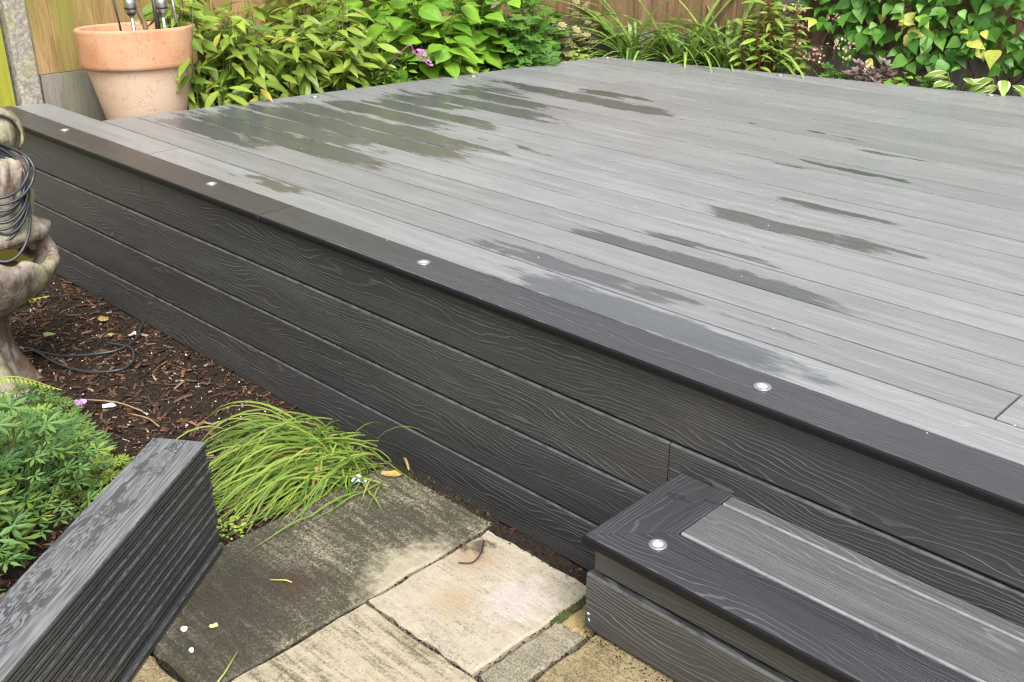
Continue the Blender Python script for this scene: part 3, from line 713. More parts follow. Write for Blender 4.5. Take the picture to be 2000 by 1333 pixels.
# ------------------------------------------------------------------ mulch chips and litter
def chip_mat():
    q = NT('bark_chips'); at = q.n('ShaderNodeAttribute'); at.attribute_name = 'tint'; t = at.outputs['Fac']
    c = q.mix(q.ramp(t, 0, .5), (.015, .008, .005), (.062, .028, .015)); c = q.mix(q.ramp(t, .6, .9), c, (.17, .085, .048)); c = q.mix(q.ramp(t, .95, .97), c, (.42, .34, .24))
    n = q.noise(q.pos(), 120, 2); c = q.mix(q.math('MULTIPLY', n, .5), c, (.02, .012, .008))
    return q.set(Base_Color=c, Roughness=.5, Specular_IOR_Level=.45)
M_chip = chip_mat()
def chips(n, seed, xr, yr, ok, smin, smax):
    rr = random.Random(seed); mb = MB()
    while n > 0:
        x, y = rr.uniform(*xr), rr.uniform(*yr)
        if not ok(x, y): continue
        n -= 1
        L = smin + (smax - smin) * rr.random() ** 2.5; w = L * rr.uniform(.15, .5); t = rr.uniform(.0015, .004)
        F = Matrix.Translation((x, y, bed_z(x, y) + rr.uniform(0, .012))) @ Matrix.Rotation(rr.uniform(0, 6.28), 4, 'Z') @ Matrix.Rotation(rr.gauss(0, .3), 4, 'X') @ Matrix.Rotation(rr.gauss(0, .25), 4, 'Y')
        vs = [(-L / 2, -w / 2 * rr.uniform(.3, 1), 0), (L / 2, -w / 2 * rr.uniform(.3, 1), 0), (L / 2, w / 2, 0), (-L / 2, w / 2 * rr.uniform(.4, 1), 0)]
        vs = vs + [(a * .85, b * .8, t) for a, b, c in vs]
        mb.add([F @ Vector(v) for v in vs], [(4, 5, 6, 7), (0, 1, 5, 4), (1, 2, 6, 5), (2, 3, 7, 6), (3, 0, 4, 7)], c=rr.random())
    return mb
inbed = lambda x, y: not (x > -2.10 and y < 1.66) and y < 1.842
o = chips(15000, 11, (-5.2, -1.3), (.25, 1.842), inbed, .006, .05).build('bark_mulch', M_chip); tag(o, 'dark brown bark mulch covering the bed below the deck', 'mulch'); stuff(o)
rr = random.Random(21); mb = MB()
for k in range(320):
    while True:
        x, y = rr.uniform(-4.9, -1.9), rr.uniform(.9, 1.83)
        if inbed(x, y): break
    s = rr.uniform(.0015, .0042) * (1.6 if rr.random() < .06 else 1); z = bed_z(x, y) + rr.uniform(.006, .018)
    vs = [(x + s * rr.uniform(.6, 1.2) * a, y + s * rr.uniform(.6, 1.2) * b, z + s * c) for a, b, c in ((1, 0, 0), (-1, 0, 0), (0, 1, 0), (0, -1, 0), (0, 0, 1), (0, 0, -1))]
    mb.add(vs, [(0, 2, 4), (2, 1, 4), (1, 3, 4), (3, 0, 4), (2, 0, 5), (1, 2, 5), (3, 1, 5), (0, 3, 5)])
o = mb.build('white_grit', plain('grit_white', (.62, .58, .52), .7)); tag(o, 'scattered white grit specks in the bark mulch', 'grit'); stuff(o)
# dirt, moss and crumbs along the patio edge and in the joints
M_moss = plain('moss', (.07, .085, .015), .9, nz=.6, scale=60, c2=(.03, .03, .01))
rr = random.Random(31); mb = MB()
def crumb(x, y, z, s, c): 
    vs = [(x + s * rr.uniform(.5, 1.3) * a, y + s * rr.uniform(.5, 1.3) * b, z + s * .7 * d) for a, b, d in ((1, 0, 0), (-1, 0, 0), (0, 1, 0), (0, -1, 0), (0, 0, 1))]
    mb.add(vs, [(0, 2, 4), (2, 1, 4), (1, 3, 4), (3, 0, 4)], c=c)
for k in range(3500):
    u = rr.random(); x = -2.1 + .9 * u; y = 1.63 + rr.gauss(.010, .012) + (.02 if x < -1.66 else 0)
    crumb(x, y, .178, .0012 + .006 * rr.random() ** 3, rr.random() * .10)
for k in range(500):
    x = rr.choice([-1.66, -1.192, -1.29]); crumb(x + rr.gauss(0, .003), rr.uniform(.8, 1.63), .172, rr.uniform(.0015, .004), rr.random() * .10)
for k in range(600):
    y = rr.choice([1.217, .772]); crumb(rr.uniform(-2.1, -1.2), y + rr.gauss(0, .003), .172, rr.uniform(.0015, .004), rr.random() * .10)
for k in range(700):
    x = rr.uniform(-1.21, -.7); crumb(x, 1.492 + rr.gauss(0, .012) - .01, .179, .001 + .004 * rr.random() ** 3, rr.random() * .10)
o = mb.build('patio_crumbs', M_soil); tag(o, 'dark soil crumbs along the slab joints and patio edge', 'dirt'); stuff(o)
# moss cushions
mb = MB()
for k in range(900):
    w_ = rr.random()
    if w_ < .5: x, y = -1.287 + rr.gauss(0, .004), rr.uniform(1.47, 1.62)
    else: x, y = rr.uniform(-2.08, -1.7), 1.655 + rr.gauss(0, .012)
    s = rr.uniform(.002, .006); vs = [(x + s * math.cos(a) * rr.uniform(.7, 1.2), y + s * math.sin(a), .172) for a in (0, 1.57, 3.14, 4.71)] + [(x, y, .176 + s)]
    mb.add(vs, [(0, 1, 4), (1, 2, 4), (2, 3, 4), (3, 0, 4)])
o = mb.build('moss', M_moss); tag(o, 'yellow-green moss in the patio edge gaps', 'moss'); stuff(o)

# ------------------------------------------------------------------ leaves
def leaf_shape(name, mat, stations, fold=.18, droop=.15, wave=0.0):
    """stations: (t along 0..1, half width); unit length along +y, normal +z"""
    vs, fs = [], []
    for t, w in stations:
        z = -droop * t * t; e = fold * w + wave * math.sin(t * 22)
        vs += [(-w, t, z + e), (0, t + .0, z), (w, t, z + fold * w - wave * math.sin(t * 22))]
    for i in range(len(stations) - 1):
        b = i * 3; fs += [(b, b + 1, b + 4, b + 3), (b + 1, b + 2, b + 5, b + 4)]
    me = bpy.data.meshes.new(name); me.from_pydata(vs, [], fs); me.materials.append(mat); me.update()
    me.polygons.foreach_set('use_smooth', [True] * len(fs)); return me
def palm_shape(name, mat, lobes, spread, teeth=1, cup=.15, inner=.42, lw=.16):
    """palmate leaf: lobes fanned around the stalk end, joined in one outline"""
    vs = [(0, 0.0, 0)]; fs = []; n = lobes
    for i in range(n):
        a = -spread / 2 + spread * i / (n - 1); L = 1 - .30 * abs(i - (n - 1) / 2) / ((n - 1) / 2)
        d = Vector((math.sin(a), math.cos(a), 0)); s = Vector((d.y, -d.x, 0))
        b = len(vs)
        if teeth:
            pts = [d * inner * .55 - s * lw * .35, d * L * .62 - s * lw, d * L * .74 - s * lw * .55, d * L, d * L * .74 + s * lw * .55, d * L * .62 + s * lw, d * inner * .55 + s * lw * .35]
        else:
            pts = [d * inner * .5 - s * lw * .45, d * L * .55 - s * lw, d * L, d * L * .55 + s * lw, d * inner * .5 + s * lw * .45]
        mid = d * L * .5
        for p in pts: vs.append((p.x, p.y, cup * p.length ** 2 + .02))
        vs.append((mid.x, mid.y, cup * .25 * L * L)); m = len(vs) - 1
        ring = [0] + list(range(b, b + len(pts)))
        for k in range(len(ring)): fs.append((m, ring[(k + 1) % len(ring)], ring[k]))
    me = bpy.data.meshes.new(name); me.from_pydata(vs, [], [tuple(reversed(f)) for f in fs]); me.materials.append(mat); me.update(); return me
def orient(pos, tip, up, s, sx=1.0):
    y = Vector(tip).normalized(); z = Vector(up); z = z - y * z.dot(y)
    if z.length < 1e-4: z = y.orthogonal()
    z.normalize(); x = y.cross(z)
    return Matrix(((x.x * s * sx, y.x * s, z.x * s, pos[0]), (x.y * s * sx, y.y * s, z.y * s, pos[1]), (x.z * s * sx, y.z * s, z.z * s, pos[2]), (0, 0, 0, 1)))
def put_leaf(mesh, root, pos, tip, up, s, sx=1.0, name='leaf'):
    o = bpy.data.objects.new(name, mesh); col.objects.link(o); o.parent = root
    o.matrix_parent_inverse = Matrix.Translation(root.location).inverted(); o.matrix_basis = orient(pos, tip, up, s, sx); return o
def V(*a): return Vector(a)
TOCAM = V(.62, -.72, .45)

def stemmed(root, shapes, stem_mat, stems, per, size, t0=.3, droop=.2, rise=.35, seed=0, rad=.004, pair=False, upbias=.75, camb=.35, sxr=(.85, 1.15), pet=.03, limit=300, spin=2.4):
    """stems: (base, tip) pairs. Leaves spiral (or sit in pairs) up each stem; stalks joined in one mesh"""
    rr = random.Random(seed); sb = MB(); cnt = 0
    for (b, t) in stems:
        b, t = Vector(b), Vector(t); mid = (b + t) / 2 + V(rr.gauss(0, .03), rr.gauss(0, .03), .04)
        pts = catmull([b, mid, t], 5); sb.tube(pts, [rad * (1 - .6 * k / (len(pts) - 1)) for k in range(len(pts))], 5)
        a = rr.uniform(0, 6.28)
        for k in range(per):
            f = t0 + (1 - t0) * (k + rr.uniform(0, .6)) / per
            f = min(f, .999); i = f * (len(pts) - 1); p = pts[int(i)].lerp(pts[min(int(i) + 1, len(pts) - 1)], i - int(i))
            a += spin + rr.gauss(0, .25)
            for s_ in ((0, math.pi) if pair else (0,)):
                if cnt >= limit: continue
                h = V(math.cos(a + s_), math.sin(a + s_), 0)
                tip = h + V(0, 0, rise * (f - .3) * 1.5 - droop + rr.gauss(0, .22))
                up = V(0, 0, upbias) + TOCAM * camb - h * .1 + V(rr.gauss(0, .18), rr.gauss(0, .18), 0)
                sz = size * rr.uniform(.65, 1.15) * (1 - .25 * max(0, f - .8) * 5 * .5)
                q0 = p + h * pet + V(0, 0, pet * .3)
                sb.tube([p, q0], [rad * .5, rad * .35], 4, False)
                put_leaf(rr.choice(shapes), root, q0, tip, up, sz, rr.uniform(*sxr)); cnt += 1
    sb.build('stem', stem_mat, root, True)
    return cnt
M_stem_g = plain('stem_green', (.10, .15, .03), .5, nz=.4, scale=30); M_stem_b = plain('stem_brown', (.10, .06, .03), .7, nz=.4, scale=30)
M_stem_r = plain('stem_red', (.24, .05, .025), .5, nz=.4, scale=30)
def edge_pt(y, off): return V(EL(y) - off * .98, y + off * .19, zb)           # in the left bed, off metres outside the deck edge
def back_pt(t, off): p = V(-4.04, 4.994, zb) + bdir * t + bn * off; p.z = zb; return p
def ring_stems(c, n, rb, rt, h0, h1, seed, lean=V(0, 0, 0), el=1.0):
    rr = random.Random(seed); out = []
    for k in range(n):
        a = rr.uniform(0, 6.28); r = math.sqrt(rr.random())
        d = V(math.cos(a), math.sin(a) * el, 0)
        out.append((c + d * rb * r + V(0, 0, -.02), c + d * rt * r + lean + V(0, 0, rr.uniform(h0, h1) * (1 - .35 * r))))
    return out

# lanceolate yellow-green shrubs beside the pot
Lm1 = leaf_mat('lance_leaf', (.05, .115, .010), (.27, .36, .05), yellow=(.42, .36, .05))
lan = [leaf_shape('lance_leaf', Lm1, [(0, .008), (.12, .07), (.3, .145), (.5, .165), (.7, .125), (.88, .055), (1, .004)], .2, d) for d in (.12, .3, .5)]
for k, (y, off, n, lab) in enumerate(((2.66, .32, 15, 'yellow-green shrub with drooping lance leaves right beside the terracotta pot'), (3.0, .30, 15, 'yellow-green shrub with lance leaves, middle of three at the deck edge'), (3.36, .34, 15, 'yellow-green lance-leaved shrub left of the pink flower spike'))):
    c = edge_pt(y, off); t = thing('lance_leaf_shrub', lab, 'shrub', tuple(c), 'lance-leaved shrubs along the left deck edge')
    stemmed(t, lan, M_stem_g, ring_stems(c, n + 6, .17, .32, .30, .82, 40 + k), 14, .14, t0=.28, droop=.45, rise=.45, seed=50 + k, pet=.025)
    # a couple of low sprays drooping over the deck edge
# taller foliage further back
for k, (y, lab) in enumerate(((2.9, 'taller lance-leaved shrub against the left fence near the pot'), (3.5, 'taller lance-leaved shrub against the left fence behind the flower'))):
    c = V(-5.0, y, zb); t = thing('lance_leaf_shrub', lab, 'shrub', tuple(c), 'lance-leaved shrubs along the left deck edge')
    stemmed(t, lan, M_stem_b, ring_stems(c, 18, .14, .30, .55, 1.05, 60 + k), 14, .13, t0=.35, droop=.3, seed=70 + k)

# fine-leaved plant with the pink flower spike
Lm2 = leaf_mat('fine_leaf', (.06, .13, .015), (.20, .30, .04)); fin = [leaf_shape('fine_leaf', Lm2, [(0, .01), (.3, .16), (.6, .17), (1, .005)], .2, .2)]
c = edge_pt(3.62, .2); t = thing('flowering_plant', 'fine-leaved plant bearing a pink flower spike near the deck edge', 'plant', tuple(c))
stemmed(t, fin, M_stem_g, ring_stems(c, 18, .12, .20, .22, .55, 80), 16, .05, t0=.25, seed=81, pet=.008, rad=.0025)
M_pink = plain('pink_petal', (.55, .16, .42), .5, nz=.3, scale=90); mb = MB(); rr = random.Random(82)
fp = edge_pt(3.70, -.03); fp.z = .86
for k in range(34):
    u = k / 33; p = fp + V(.02 * u, .085 * u, -.075 * u + .03 * math.sin(u * 3)) + V(rr.gauss(0, .009), rr.gauss(0, .009), rr.gauss(0, .009))
    F = orient(p, V(rr.gauss(0, 1), rr.gauss(0, 1), rr.gauss(0, 1)), TOCAM, .016)
    mb.add([F @ Vector(v) for v in ((0, 0, 0), (.45, .5, .1), (0, 1, 0), (-.45, .5, .1))], [(0, 1, 2, 3)])
mb.tube(catmull([c + V(0, 0, .2), fp + V(0, -.05, .04), fp, fp + V(.02, .085, -.075)], 5), .003, 5)
mb.build('flower_spike', M_pink, t)

# broad-leaved bright green shrub
Lm3 = leaf_mat('broad_leaf', (.045, .16, .012), (.24, .43, .035), vein=.5)
brd = [leaf_shape('broad_leaf', Lm3, [(0, .01), (.08, .16), (.22, .30), (.4, .36), (.58, .33), (.75, .23), (.9, .09), (1, .004)], .16, d, .012) for d in (.1, .25, .4)]
for k, (y, off, lab) in enumerate(((3.93, .30, 'bright green broad-leaved shrub left of the dark gap at the deck edge'), (4.25, .42, 'bright green broad-leaved shrub further back along the deck edge'), (4.0, .75, 'tall bright green broad-leaved shrub against the left fence'))):
    c = edge_pt(y, off); t = thing('broad_leaf_shrub', lab, 'shrub', tuple(c), 'broad-leaved shrubs by the deck')
    stemmed(t, brd, M_stem_g, ring_stems(c, 15, .15, .32, .35, .88 + .1 * k, 90 + k), 7, .15, t0=.3, droop=.25, seed=95 + k, pair=True, pet=.03, spin=1.57, limit=220)

# palmate mid green plants
Lm4 = leaf_mat('palmate_leaf', (.04, .12, .018), (.12, .25, .035), vein=.3); pal = [palm_shape('palmate_leaf', Lm4, 5, 3.4, 1, .05, .5, .24)]
for k, (y, off, lab) in enumerate(((4.52, .20, 'mid-green plant with lobed leaves near the far deck corner'), (4.72, .42, 'taller lobed-leaf plant behind the far deck corner'))):
    c = edge_pt(y, off); t = thing('lobed_leaf_plant', lab, 'plant', tuple(c))
    stemmed(t, pal, M_stem_g, ring_stems(c, 14, .10, .22, .3, .62 + .2 * k, 110 + k), 8, .10, t0=.3, droop=.4, seed=115 + k, pet=.04)
# small bright plants at the far corner
Lm5 = leaf_mat('bright_small_leaf', (.16, .27, .03), (.36, .44, .07)); bsm = [leaf_shape('small_leaf', Lm5, [(0, .01), (.2, .22), (.5, .3), (.8, .18), (1, .01)], .15, .2)]
c = edge_pt(4.86, .10); t = thing('small_leafy_plant', 'low lime-green plant at the far deck corner', 'plant', tuple(c))
stemmed(t, bsm, M_stem_g, ring_stems(c, 9, .06, .12, .2, .34, 121), 7, .06, t0=.35, seed=122, pet=.01)
c = edge_pt(4.0, .06); t = thing('small_leafy_plant', 'low bright plant peeping over the deck edge below the broad-leaved shrub', 'plant', tuple(c))
stemmed(t, bsm, M_stem_g, ring_stems(c, 9, .08, .14, .16, .30, 123), 6, .075, t0=.35, seed=124, pet=.01)
Lm6 = leaf_mat('pale_round_leaf', (.20, .21, .08), (.42, .38, .20), vein=.5); rnd_l = [palm_shape('round_leaf', Lm6, 7, 5.2, 0, .1, .8, .30)]
c = edge_pt(4.98, .32); t = thing('round_leaf_plant', 'plant with pale cream-veined round leaves before the brown fence', 'plant', tuple(c))
stemmed(t, rnd_l, M_stem_b, ring_stems(c, 11, .08, .2, .3, .6, 131), 6, .05, t0=.4, droop=.2, seed=132, pet=.03)

# strap-leaved clumps along the back edge
Lm7 = leaf_mat('strap_leaf', (.07, .15, .02), (.28, .42, .09), vein=.6, width=.006, trans=.3)
def strap(name, mat, curl, w, segs=9):
    vs, fs = [], []; y = z = 0; a = 1.35
    for i in range(segs + 1):
        t = i / segs; ww = w * (1 - t ** 2.2) * (.55 + .45 * min(1, t * 4)) + .002
        vs += [(-ww, y, z + ww * .5), (0, y, z), (ww, y, z + ww * .5)]
        y += math.cos(a) / segs; z += math.sin(a) / segs; a -= curl / segs
    for i in range(segs): b = i * 3; fs += [(b, b + 1, b + 4, b + 3), (b + 1, b + 2, b + 5, b + 4)]
    me = bpy.data.meshes.new(name); me.from_pydata(vs, [], fs); me.materials.append(mat); me.update(); me.polygons.foreach_set('use_smooth', [True] * len(fs)); return me
straps = [strap('strap_leaf', Lm7, c_, w_) for c_, w_ in ((1.0, .020), (1.7, .020), (2.4, .020), (3.0, .019))]
for k, (tt, off, n, lab) in enumerate(((.05, .30, 60, 'strap-leaved clump arching left at the far deck corner'), (.38, .29, 60, 'strap-leaved clump in the middle of the back edge planting'), (.66, .27, 56, 'strap-leaved clump left of the red-stemmed plant'))):
    c = back_pt(tt, off); t = thing('strap_leaf_clump', lab, 'plant', tuple(c), 'strap-leaved clumps along the back deck edge'); rr = random.Random(140 + k)
    for j in range(n):
        a = rr.uniform(0, 6.28); p = c + V(math.cos(a), math.sin(a), 0) * rr.uniform(0, .10)
        if rr.random() < .3: a = rr.gauss(-1.2, .9)
        elif rr.random() < .5: a = (3.5 if k == 0 else rr.choice((3.4, .3))) + rr.gauss(0, .6)
        near = max(0, -math.sin(a - .24))                                  # towards the deck: shorter, so the tips stop at its edge
        put_leaf(rr.choice(straps), t, p, V(math.cos(a), math.sin(a), 0), V(0, 0, 1), rr.uniform(.6, 1.12) * (1 - .45 * near), rr.uniform(.7, 1.3))
# dead straw-coloured leaves in the clump
# red-stemmed upright plant
Lm8 = leaf_mat('phlox_leaf', (.07, .15, .02), (.28, .40, .07)); phl = [leaf_shape('narrow_leaf', Lm8, [(0, .01), (.2, .10), (.45, .14), (.7, .10), (1, .004)], .2, d) for d in (.15, .4)]
for k, (tt, lab) in enumerate(((.86, 'upright plant with narrow leaves and red stems by the back fence'), (1.0, 'red-stemmed narrow-leaved plant left of the climber'))):
    c = back_pt(tt, .17); t = thing('red_stem_plant', lab, 'plant', tuple(c))
    stemmed(t, phl, M_stem_r, ring_stems(c, 12, .06, .17, .5, .95, 150 + k), 15, .095, t0=.35, droop=.1, seed=152 + k, pair=True, pet=.008, spin=1.57, limit=200)
# seed heads
M_seed = plain('dusty_pink_seedhead', (.45, .22, .20), .7, nz=.4, scale=70); M_tan = plain('tan_seedhead', (.42, .33, .22), .8, nz=.4, scale=70)
rr = random.Random(160)
for k, (tt, off, z, m_, lab) in enumerate(((1.03, .12, .98, M_seed, 'dusty pink seed heads on thin stems left of the climber'), (1.17, .15, .84, M_seed, 'small pinkish seed heads before the gravel board'), (1.30, .14, .80, M_tan, 'tan seed heads before the gravel board'))):
    c = back_pt(tt, off); t = thing('seed_head_stem', lab, 'plant', tuple(c)); sm = MB(); hb_ = MB()
    for j in range(6):
        tip = c + V(rr.gauss(0, .09), rr.gauss(0, .04), z - zb + rr.gauss(0, .07)); sm.tube(catmull([c, (c + tip) / 2 + V(rr.gauss(0, .02), 0, .03), tip], 4), .0016, 4)
        for i in range(9):
            p = tip + V(rr.gauss(0, .016), rr.gauss(0, .014), rr.gauss(0, .016)); F = orient(p, V(rr.gauss(0, 1), rr.gauss(0, 1), rr.gauss(0, 1)), TOCAM, rr.uniform(.012, .022))
            hb_.add([F @ Vector(v) for v in ((0, 0, 0), (.4, .5, .15), (0, 1, 0), (-.4, .5, .15))], [(0, 1, 2, 3)])
    sm.build('stem', M_stem_b, t); stuff(hb_.build('seed_heads', m_, t))

# heart-leaved climber on the back fence
Lm9 = leaf_mat('heart_leaf', (.025, .11, .014), (.15, .34, .045), vein=.35, yellow=(.45, .46, .08))
hrt = [leaf_shape('heart_leaf', Lm9, [(-.06, .20), (.0, .33), (.14, .42), (.32, .40), (.52, .29), (.72, .16), (.9, .05), (1, .004)], .14, d) for d in (.08, .22, .35)]
cl_defs = [(1.02, 1.5, 'heart-leaved climber on the back fence, left stretch beside the seed heads'), (1.5, 1.95, 'heart-leaved climber on the back fence with lime-yellow young leaves'), (1.95, 2.35, 'heart-leaved climber on the back fence above the variegated hosta'), (2.35, 3.3, 'heart-leaved climber at the right end of the back fence')]
Lm10 = leaf_mat('lime_leaf', (.40, .46, .05), (.60, .60, .16), vein=.4); lim = [leaf_shape('lime_leaf', Lm10, [(0, .03), (.15, .3), (.4, .36), (.7, .2), (1, .01)], .2, .2)]
for k, (ta, tb, lab) in enumerate(cl_defs):
    c = back_pt((ta + tb) / 2, .40); t = thing('climber', lab, 'climber', tuple(c), 'heart-leaved climbers on the back fence'); rr = random.Random(170 + k); sb = MB()
    for j in range(7):
        x0 = rr.uniform(ta, tb); pts = [back_pt(x0, .42) + V(0, 0, 0)]
        for i in range(7): pts.append(back_pt(x0 + rr.gauss(0, .07) + i * rr.uniform(-.03, .03), .40 - rr.uniform(0, .06)) + V(0, 0, .12 + .16 * i))
        sb.tube(catmull(pts, 4), .004, 5)
    sb.build('stem', M_stem_b, t, True)
    n = 0
    while n < (285 if k < 3 else 290):
        u = rr.uniform(ta, tb); z = .78 + rr.random() ** 1.35 * .9
        dens = mnoise.noise(Vector((u * 4.2, z * 4.2, 3.1)))
        if dens < -.22 and rr.random() < .8: continue
        if z < .90 and rr.random() < .5: continue
        if 1.0 < u < 1.30 and z < .93: continue
        p = back_pt(u, .40 - rr.uniform(.0, .2)); p.z = z
        tip = V(rr.gauss(0, .6), rr.gauss(0, .3), -1 + rr.random() * .8) - bn * rr.uniform(.1, .9); up = -bn * 1.0 + V(0, 0, rr.uniform(.2, 1.3)) + V(rr.gauss(0, .45), 0, 0)
        put_leaf(rr.choice(hrt), t, p, tip, up, .045 + .055 * rr.random() ** 1.3, rr.uniform(.8, 1.1)); n += 1
    if k in (1, 2):
        for (cx_, cz_) in (((1.62, 1.00), (1.66, .93)) if k == 1 else ((1.97, .955), (2.0, .88))):
            for i in range(7):
                a = rr.uniform(0, 6.28); p = back_pt(cx_, .24) + V(0, 0, cz_ - zb)
                put_leaf(lim[0], t, p, V(math.cos(a), math.sin(a) * .4, math.sin(a) - .3), -bn + V(0, 0, .5), rr.uniform(.045, .07))
# dried-up plant, small green plants, hosta and flower at the back edge
Lm11 = leaf_mat('dried_leaf', (.10, .07, .06), (.28, .21, .20), vein=.2, rough=.7); dry = [palm_shape('dried_leaf', Lm11, 5, 4.2, 0, .5, .7, .30)]
for k, (tt, h, lab) in enumerate(((1.52, .40, 'withered purplish-brown plant at the back deck edge'), (1.42, .30, 'smaller withered plant left of the purplish one'))):
    c = back_pt(tt, .13); t = thing('withered_plant', lab, 'plant', tuple(c))
    stemmed(t, dry, M_stem_b, ring_stems(c, 9, .05, .13, .2, h, 180 + k), 7, .045, t0=.4, droop=.3, seed=182 + k, pet=.01)
for k, (tt, off, h, lab) in enumerate(((1.30, .08, .26, 'low ferny green plant at the back deck edge'), (1.68, .12, .32, 'low green plant between withered plant and hosta'), (1.86, .14, .3, 'low green plant left of the hosta'))):
    c = back_pt(tt, off); t = thing('small_leafy_plant', lab, 'plant', tuple(c))
    stemmed(t, pal if k != 1 else brd, M_stem_g, ring_stems(c, 9, .07, .14, .18, h, 190 + k), 6, .05, t0=.35, droop=.1, seed=193 + k, pet=.012)
Lm12 = leaf_mat('hosta_leaf', (.14, .26, .04), (.26, .36, .07), vein=.25, edge=(.60, .58, .36))
hos = [leaf_shape('hosta_leaf', Lm12, [(0, .03), (.1, .16), (.28, .28), (.5, .31), (.7, .24), (.87, .12), (1, .004)], .1, d) for d in (.2, .7)]
for k, (tt, n, lab) in enumerate(((1.95, 6, 'hosta with one broad cream-edged leaf lying on the deck edge'), (2.16, 9, 'hosta with arching cream-edged leaves at the back deck edge'))):
    c = back_pt(tt, .12); t = thing('hosta', lab, 'hosta', tuple(c), 'cream-edged hostas'); rr = random.Random(200 + k); sb = MB()
    for j in range(n):
        a = rr.uniform(-2.9, .4) if j else -1.9; h = V(math.cos(a), math.sin(a), 0); p = c + h * rr.uniform(.03, .09) + V(0, 0, .19 + rr.uniform(0, .08))
        sb.tube(catmull([c, (c + p) / 2 + V(0, 0, .04), p], 4), .004, 5); put_leaf(hos[k if rr.random() < .7 else 0], t, p, h + V(0, 0, -.05), V(0, 0, 1) + TOCAM * .2, rr.uniform(.08, .125))
    sb.build('stem', M_stem_g, t, True)
M_blush = plain('blush_petal', (.72, .60, .60), .5, nz=.2, scale=60); c = back_pt(2.40, .10); t = thing('flower', 'white and blush flower at the right edge of the back planting', 'flower', tuple(c))
mb = MB(); fp = c + V(0, -.02, .30); rr = random.Random(205)
for k in range(16):
    a = k * 2.4; F = orient(fp, V(math.cos(a), math.sin(a), .2 + .06 * k), V(0, 0, 1), .03 + .0012 * (16 - k))
    mb.add([F @ Vector(v) for v in ((0, 0, 0), (.45, .45, .1), (.3, .95, .25), (-.3, .95, .25), (-.45, .45, .1))], [(0, 1, 2, 3, 4)])
mb.build('petal', M_blush, t); sm = MB(); sm.tube([c, fp], .003, 5); sm.build('stem', M_stem_g, t)
for i in range(6):
    a = i * 1.05; put_leaf(brd[0], t, c + V(0, 0, .12 + .03 * i), V(math.cos(a), math.sin(a), .3), V(0, 0, 1), .06)

# ------------------------------------------------------------------ foreground geranium, fern, grass
Lm13 = leaf_mat('cranesbill_leaf', (.022, .075, .016), (.125, .23, .06), vein=.2, trans=.12); Lm14 = leaf_mat('cranesbill_young', (.09, .17, .02), (.26, .34, .06), vein=.2)
ger = [palm_shape('cut_leaf', Lm13, 7, 4.4, 1, .12, .30, .10), palm_shape('cut_leaf', Lm13, 5, 3.8, 1, .05, .3, .12)]
gey = [palm_shape('cut_leaf', Lm14, 5, 3.6, 1, .1, .3, .11)]
gdefs = [(V(-2.68, .80, 0), .26, .36, ger, 'cut-leaved green plant at the left bottom beside the spare boards', 300, .052), (V(-3.0, 1.0, 0), .20, .22, ger, 'cut-leaved green plant below the fountain statue', 300, .042),
         (V(-2.76, 1.10, 0), .14, .10, gey, 'yellow-green low weedy plant between the spare boards and the mulch', 220, .028), (V(-3.25, 1.06, 0), .20, .20, ger, 'small-leaved green plant at the foot of the fountain', 280, .036), (V(-2.48, .55, 0), .2, .34, ger, 'cut-leaved green plant left of the near end of the spare boards', 240, .062)]
for k, (c, r, h, shp, lab, n, sz) in enumerate(gdefs):
    c.z = bed_z(c.x, c.y); t = thing('cranesbill_plant', lab, 'plant', tuple(c), 'cranesbill plants at the left'); rr = random.Random(210 + k); sb = MB()
    for j in range(n):
        a = rr.uniform(0, 6.28); q_ = rr.random() ** .6; d = V(math.cos(a), math.sin(a), 0); z = h * (1 - .65 * q_ ** 2) * rr.uniform(.55, 1.05)
        p = c + d * r * q_ + V(0, 0, max(.02, z)); 
        if j % 2 == 0: sb.tube(catmull([c + d * r * q_ * .35, c + d * r * q_ * .8 + V(0, 0, z * .6), p], 3), .0014, 4, False)
        put_leaf(rr.choice(shp if rr.random() < .80 or shp is gey else gey), t, p, d + V(0, 0, rr.gauss(-.05, .2)), V(0, 0, 1) + d * .3 + TOCAM * .25 + V(rr.gauss(0, .2), rr.gauss(0, .2), 0), sz * rr.uniform(.55, 1.2))
    sb.build('stem', M_stem_g, t)
Lm15 = leaf_mat('fern_frond', (.20, .30, .03), (.34, .42, .06), tint=True)
def frond(label, b, tip, sag, w, n=24):
    t = thing('fern_frond', label, 'fern', tuple(b)); mb = MB(); b, tip = Vector(b), Vector(tip)
    pts = catmull([b, (b + tip) / 2 + V(0, 0, sag), tip], n // 2); mb.tube(pts, .0016, 4)
    for i in range(2, len(pts) - 1):
        f = i / len(pts); ww = w * math.sin(math.pi * min(1, .25 + f * .75)) ; d = (pts[i + 1] - pts[i]).normalized(); s = d.cross(V(0, 0, 1)).normalized()
        for sg in (1, -1):
            e = pts[i] + s * sg * ww + d * ww * .35 - V(0, 0, ww * .3); m1 = pts[i].lerp(e, .45)
            mb.add([pts[i], m1 + d * .005, e, m1 - d * .005], [(0, 1, 2, 3)], c=random.random())
    mb.build('frond', Lm15, t)
frond('lime fern frond reaching across the statue foot, upper one', (-3.72, .98, .25), (-3.52, 1.33, .40), .05, .035)
frond('lime fern frond above the cut-leaved plant, lower one', (-3.35, .92, .20), (-3.20, 1.19, .20), .07, .035)
M_viol = plain('violet_petal', (.45, .22, .52), .5); fl = MB(); c = V(-3.33, 1.29, bed_z(-3.33, 1.29) + .05)
for k in range(5):
    a = k * 1.257; F = orient(c, V(math.cos(a), math.sin(a), .25), TOCAM, .022); fl.add([F @ Vector(v) for v in ((0, 0, 0), (.45, .55, .05), (.2, 1, 0), (-.2, 1, 0), (-.45, .55, .05))], [(0, 1, 2, 3, 4)])
